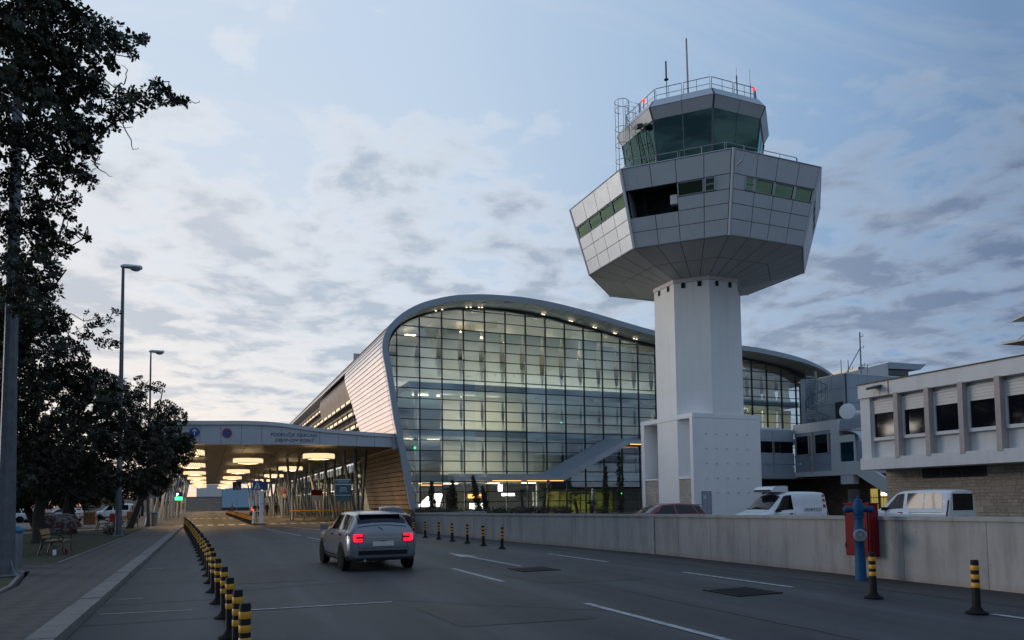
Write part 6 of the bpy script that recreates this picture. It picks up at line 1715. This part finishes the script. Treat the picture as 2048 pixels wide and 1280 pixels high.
# ------------------------------------------------------------------ people (tiny, under the canopy)
def person(x, y, ang, top, lab, step=.16):
    root = empty('person', (x, y, .02), ang, lab, 'person')
    J = [((0, 0, .95), .15), ((0, 0, 1.15), .135), ((0, 0, 1.38), .15), ((0, 0, 1.50), .06), ((0, .01, 1.60), .085), ((0, .01, 1.70), .09),
         ((.18, 0, 1.40), .06), ((.23, .02, 1.13), .045), ((.22, .12, .90), .035), ((-.18, 0, 1.40), .06), ((-.23, -.02, 1.13), .045), ((-.22, .06, .88), .035),
         ((.10, 0, .88), .10), ((.11, step*.5, .5), .065), ((.11, step, .09), .045), ((.11, step+.14, .04), .04), ((-.10, 0, .88), .10), ((-.11, -step*.4, .5), .065), ((-.11, -step, .09), .045), ((-.11, -step+.14, .04), .04)]
    E_ = [(0, 1), (1, 2), (2, 3), (3, 4), (4, 5), (2, 6), (6, 7), (7, 8), (2, 9), (9, 10), (10, 11), (0, 12), (12, 13), (13, 14), (14, 15), (0, 16), (16, 17), (17, 18), (18, 19)]
    me = bpy.data.meshes.new('body'); me.from_pydata([j[0] for j in J], E_, []); o = bpy.data.objects.new('body', me); COL.objects.link(o)
    m = o.modifiers.new('skin', 'SKIN')
    for i, j in enumerate(J): me.skin_vertices[0].data[i].radius = (j[1], j[1]); 
    me.skin_vertices[0].data[0].use_root = True
    s = o.modifiers.new('sub', 'SUBSURF'); s.levels = 2; s.render_levels = 2
    m2 = bpy.data.meshes.new_from_object(o.evaluated_get(bpy.context.evaluated_depsgraph_get())); bpy.data.objects.remove(o)
    for k in (M[top], M['cloth_dark'], M['skin']): m2.materials.append(k)
    for p in m2.polygons:
        z = p.center.z; p.material_index = 2 if z > 1.47 else (1 if z < .92 else 0); p.use_smooth = True
        if abs(p.center.x) > .17 and z < .98 and z > .7: p.material_index = 2
    ob = bpy.data.objects.new('body', m2); COL.objects.link(ob); ob.parent = root
    h = MB(); h.lathe([(.0, .13), (.06, .115), (.1, .06), (.105, 0), (.09, -.06)], (0, -.01, 1.68), 12); h.build('hair', M['black'], root, smooth=60)
person(8.6, 104, R(160), 'cloth_dark', 'person in dark clothes standing under the canopy near the columns, on the right')
person(7.6, 106, R(20), 'cloth_mid', 'person in a brown top walking under the canopy, left of the dark clothed one')
person(4.3, 148, R(90), 'cloth_dark', 'person in dark clothes far down the canopy beside the median')

# ------------------------------------------------------------------ trees
tree('oak_tree', (-7.2, 13.2, .1), NEAR + [(-6, 16, 8, 1.8), (-6.6, 18.5, 9, 2), (-5.4, 15, 11, 1.7), (-7.2, 21, 8, 2), (-6.2, 11, 9, 2), (-5, 9, 9.5, 1.8), (-8.5, 16, 7, 2), (-4.6, 13.4, 7.2, .9), (-5.2, 13.2, 9.6, 1.2), (-5.6, 13.5, 6.0, .9), (-4.3, 13.3, 5.5, .7)], .092, 600, 'large dark oak overhanging the upper left corner, its leafy branches against the sky', trunk_r=.24, seed=3, fork=3.2, twigs=TW, nl=6)
DK = [('T2', (-8.6, 29.5, .1), T2, .13, 420, 'dark oak behind the nearest lamp pole with a thin spray of leaves reaching up', (.4, .2)),
      ('T3', (-6.77, 37.1, .1), T3, .15, 330, 'dark evergreen oak with a thick slightly curved trunk behind the near bench', (.15, 0)),
      ('T4', (-8.0, 49.5, .1), T4, .17, 260, 'dark evergreen oak rising beside the second street lamp', (.5, -.2)),
      ('T5', (-4.9, 55.9, .1), T5, .18, 230, 'rightmost dark tree, its ragged crown covering the left end of the canopy', (.7, .1))]
for i, (k, base, lobes, ls, dn, lab, ln) in enumerate(DK): tree('evergreen_oak', base, lobes, ls, dn, lab, mat_='oak_dark', trunk_r=.25 if i < 2 else .2, seed=20+i, lean=ln, fork=2.2, nl=6)
T6 += [(-9.0, 58.5, 2.1, .8), (-10.4, 57.6, 2.2, .9), (-12.2, 58.4, 2.1, .9), (-13.6, 59, 2.4, 1.2)]; T7 += [(-8.6, 66.2, 2.0, .8), (-6.9, 65.5, 2.2, .8), (-11.6, 66, 2.2, .9), (-10.2, 65, 2.0, .7)]
tree('evergreen_oak', (-10.6, 58, .1), T6, .22, 150, 'dark tree with a leaning pale trunk far left under the canopy of leaves', mat_='oak_dark', trunk_r=.26, seed=31, lean=(-.9, 0), fork=2.2, nl=5)
tree('evergreen_oak', (-9.4, 66, .1), T7, .22, 150, 'dark tree with two leaning stems in the middle distance behind the boulder', mat_='oak_dark', trunk_r=.24, seed=32, lean=(-.8, .3), fork=2.0, nl=5)
tree('evergreen_oak', (-11.4, 40.5, .1), T8, .24, 110, 'dense dark oak at the far left edge filling the gap behind the lamp pole', mat_='oak_dark', trunk_r=.25, seed=33, lean=(.3, .3), fork=2.6, nl=5)
rr = random.Random(77)
for i, (x, y) in enumerate(((-24, 118), (-33, 112), (-17, 124), (-42, 105), (-9.5, 128))):
    lobes = [(x+rr.uniform(-4, 4), y+rr.uniform(-2, 2), rr.uniform(2.4, 7.0), rr.uniform(1.5, 2.4)) for _ in range(10)]
    tree('far_tree', (x, y, 0), lobes, .42, 40, 'dark far tree beyond the parked cars', mat_='oak_dark', trunk_r=.22, seed=50+i, fork=2.2, nl=5, group='far trees beyond the parked cars')
for i, (x, y, lab) in enumerate(((-15, 38, 'nearest tall oak of the row mirrored in the office windows'), (-16.5, 46, 'second nearest tall oak of the row mirrored in the office windows'), (-17.5, 54, 'third nearest tall oak of the row mirrored in the office windows'), (-21.5, 74, 'rearmost tall oak of the row mirrored in the corner office window'), (-19, 62.5, 'fourth nearest tall oak of the row mirrored in the office windows'))):
    lobes = [(x+rr.uniform(-2.6, 2.6), y+rr.uniform(-3.6, 3.6), rr.uniform(3.0, 14.0), rr.uniform(1.6, 2.4)) for _ in range(28)]
    tree('oak_tree', (x, y, .08), lobes, .3, 70, lab, mat_='oak_dark', trunk_r=.26, seed=90+i, fork=2.6, nl=5)
# shrubs in the lawn
def shrub(name, x, y, z, r, n, size, m, lab, cat, squash=.7, group=None, seed=1):
    e = empty(name, (x, y, z), 0, lab, cat, group); mb = MB(); rr = random.Random(seed); leaves(mb, (0, 0, r*squash*.8), r, n, size, rr, squash, 6); mb.build('foliage', M[m], e, fix=False)
    s = MB()
    for k in range(5): s.tube([(0, 0, 0), (rr.uniform(-.5, .5)*r, rr.uniform(-.5, .5)*r, r*squash)], .02, 4)
    s.build('stem', M['bark'], e); return e
shrub('small_shrub', -4.75, 44.5, .1, .42, 90, .1, 'hedge', 'small round shrub at the foot of the second street lamp', 'shrub', .9, seed=5)
# hedge and planting in front of the terminal
pb = empty('planting_bed', (17, 47, 0), 0, 'raised planting bed with a low wall in front of the terminal', 'planting bed')
b = MB(); b.prism([(11.2, 44.2), (36, 47.4), (36, 51), (14, 51)], lambda a, c: (a, c, .02), (0, 0, .62)); b.build('soil_bed', M['soil'], pb); settle(pb)
mb = MB(); rr = random.Random(9)
for i in range(46):
    x = 11.6+i*.27; y = 45.0+i*.035; leaves(mb, (x, y+rr.uniform(-.3, .5), .92+rr.uniform(-.12, .10)), .42, 30, .10, rr, .7, 5)
tag(mb.build('hedge', M['hedge'], fix=False), 'low dark green hedge along the top of the wall in front of the glass', 'hedge')
mb = MB()
for i in range(26):
    x = 12.3+(i % 9)*.22 if i < 9 else 19.5+(i-9)*.24; leaves(mb, (x, 44.9+i*.03+rr.uniform(-.1, .3), 1.0), .34, 26, .09, rr, .7, 5)
tag(mb.build('flowering_hedge', M['flower'], fix=False), 'reddish flowering low hedge beside the dark green one', 'hedge')
def cypress(x, y, z0, h, r, lab, lean=0, seed=1):
    e = empty('cypress_tree', (x, y, z0), 0, lab, 'tree', 'slender cypresses before the terminal'); rr = random.Random(seed)
    t = MB(); t.tube([(0, 0, 0), (lean*.5, 0, h*.5), (lean, 0, h*.95)], [.06, .04, .01], 6); t.build('trunk', M['bark'], e)
    mb = MB(); n = 16
    for k in range(n):
        u = (k+.5)/n; rad = r*(math.sin(math.pi*min(1, u*.85+.12))**.7)*(1-.25*u); leaves(mb, (lean*u+rr.uniform(-.05, .05), rr.uniform(-.05, .05), h*u), max(.08, rad), int(20+60*rad/r), .085, rr, 1.3, 5)
    mb.build('crown', M['cypress'], e, fix=False)
for x, y, h, r, ln, lab in ((14.25, 48, 2.45, .26, -.1, 'leftmost slender cypress before the glass front'), (15.75, 48, 2.5, .34, -.1, 'full cypress second from the left before the glass front'), (17.65, 48, 2.85, .30, -.5, 'cypress leaning left, third from the left before the glass front'), (18.3, 48.3, 2.1, .22, -.3, 'small yellowish cypress just right of the leaning one'), (27.85, 48, 3.6, .27, 0, 'tall dark cypress left of the tower base, the lower of the pair'), (29.1, 48, 4.7, .33, -.05, 'tallest cypress immediately left of the tower base')):
    cypress(x, y, .6, h, r, lab, ln, int(x*10))
def palm(x, y, z0, h, L, lab, seed=1, lean=.15):
    e = empty('small_palm', (x, y, z0), 0, lab, 'palm', 'small palms before the terminal'); rr = random.Random(seed)
    t = MB(); t.tube([(0, 0, 0), (lean*.4, 0, h*.5), (lean, 0, h)], [.13, .11, .09], 8); t.build('trunk', M['bark'], e)
    mb = MB()
    for k in range(26):
        a = rr.uniform(0, 6.28); el = rr.uniform(-.5, 1.3); d = Vector((math.cos(a)*math.cos(el), math.sin(a)*math.cos(el), math.sin(el))); c = Vector((lean, 0, h)) + d*L*.5
        sx = d.cross(Vector((0, 0, 1))).normalized(); mb.tube([(lean, 0, h), tuple(c)], .01, 3)
        for j in range(11):
            f = R(-75+15*j); q = (d*math.cos(f) + sx*math.sin(f)); q.z -= .15; tip = c + q*L*.5*rr.uniform(.8, 1.1); w = q.cross(Vector((.3, .2, 1))).normalized()*.018
            mb.add([c-w, c+w, tip], [(0, 1, 2)])
    mb.build('crown', M['palm'], e, fix=False)
for i, (x, y, h, L, ln, lab) in enumerate(((15.2, 47.6, 1.5, .85, -.05, 'small palm between the two left cypresses'), (20.9, 47.8, 1.35, .85, -.1, 'small palm in front of the lit white panel'), (22.4, 47.6, 1.45, .85, .15, 'small palm leaning right in front of the lit entrance'), (25.3, 47.8, 1.0, .8, -.2, 'broad low palm in front of the cream wall'), (26.5, 47.8, .55, .7, 0, 'short bushy palm at the lime lit doorway'))):
    palm(x, y, .6, h, L, lab, 60+i, ln)
for i, (x, lab) in enumerate(((24.2, 'low round bush left of the lime doorway'), (27.2, 'low round bush at the foot of the paired cypresses'), (18.9, 'loose bush under the leaning cypress'))): shrub('bush', x, 47.4, .6, .42, 110, .09, 'hedge', lab, 'shrub', .75, seed=70+i)
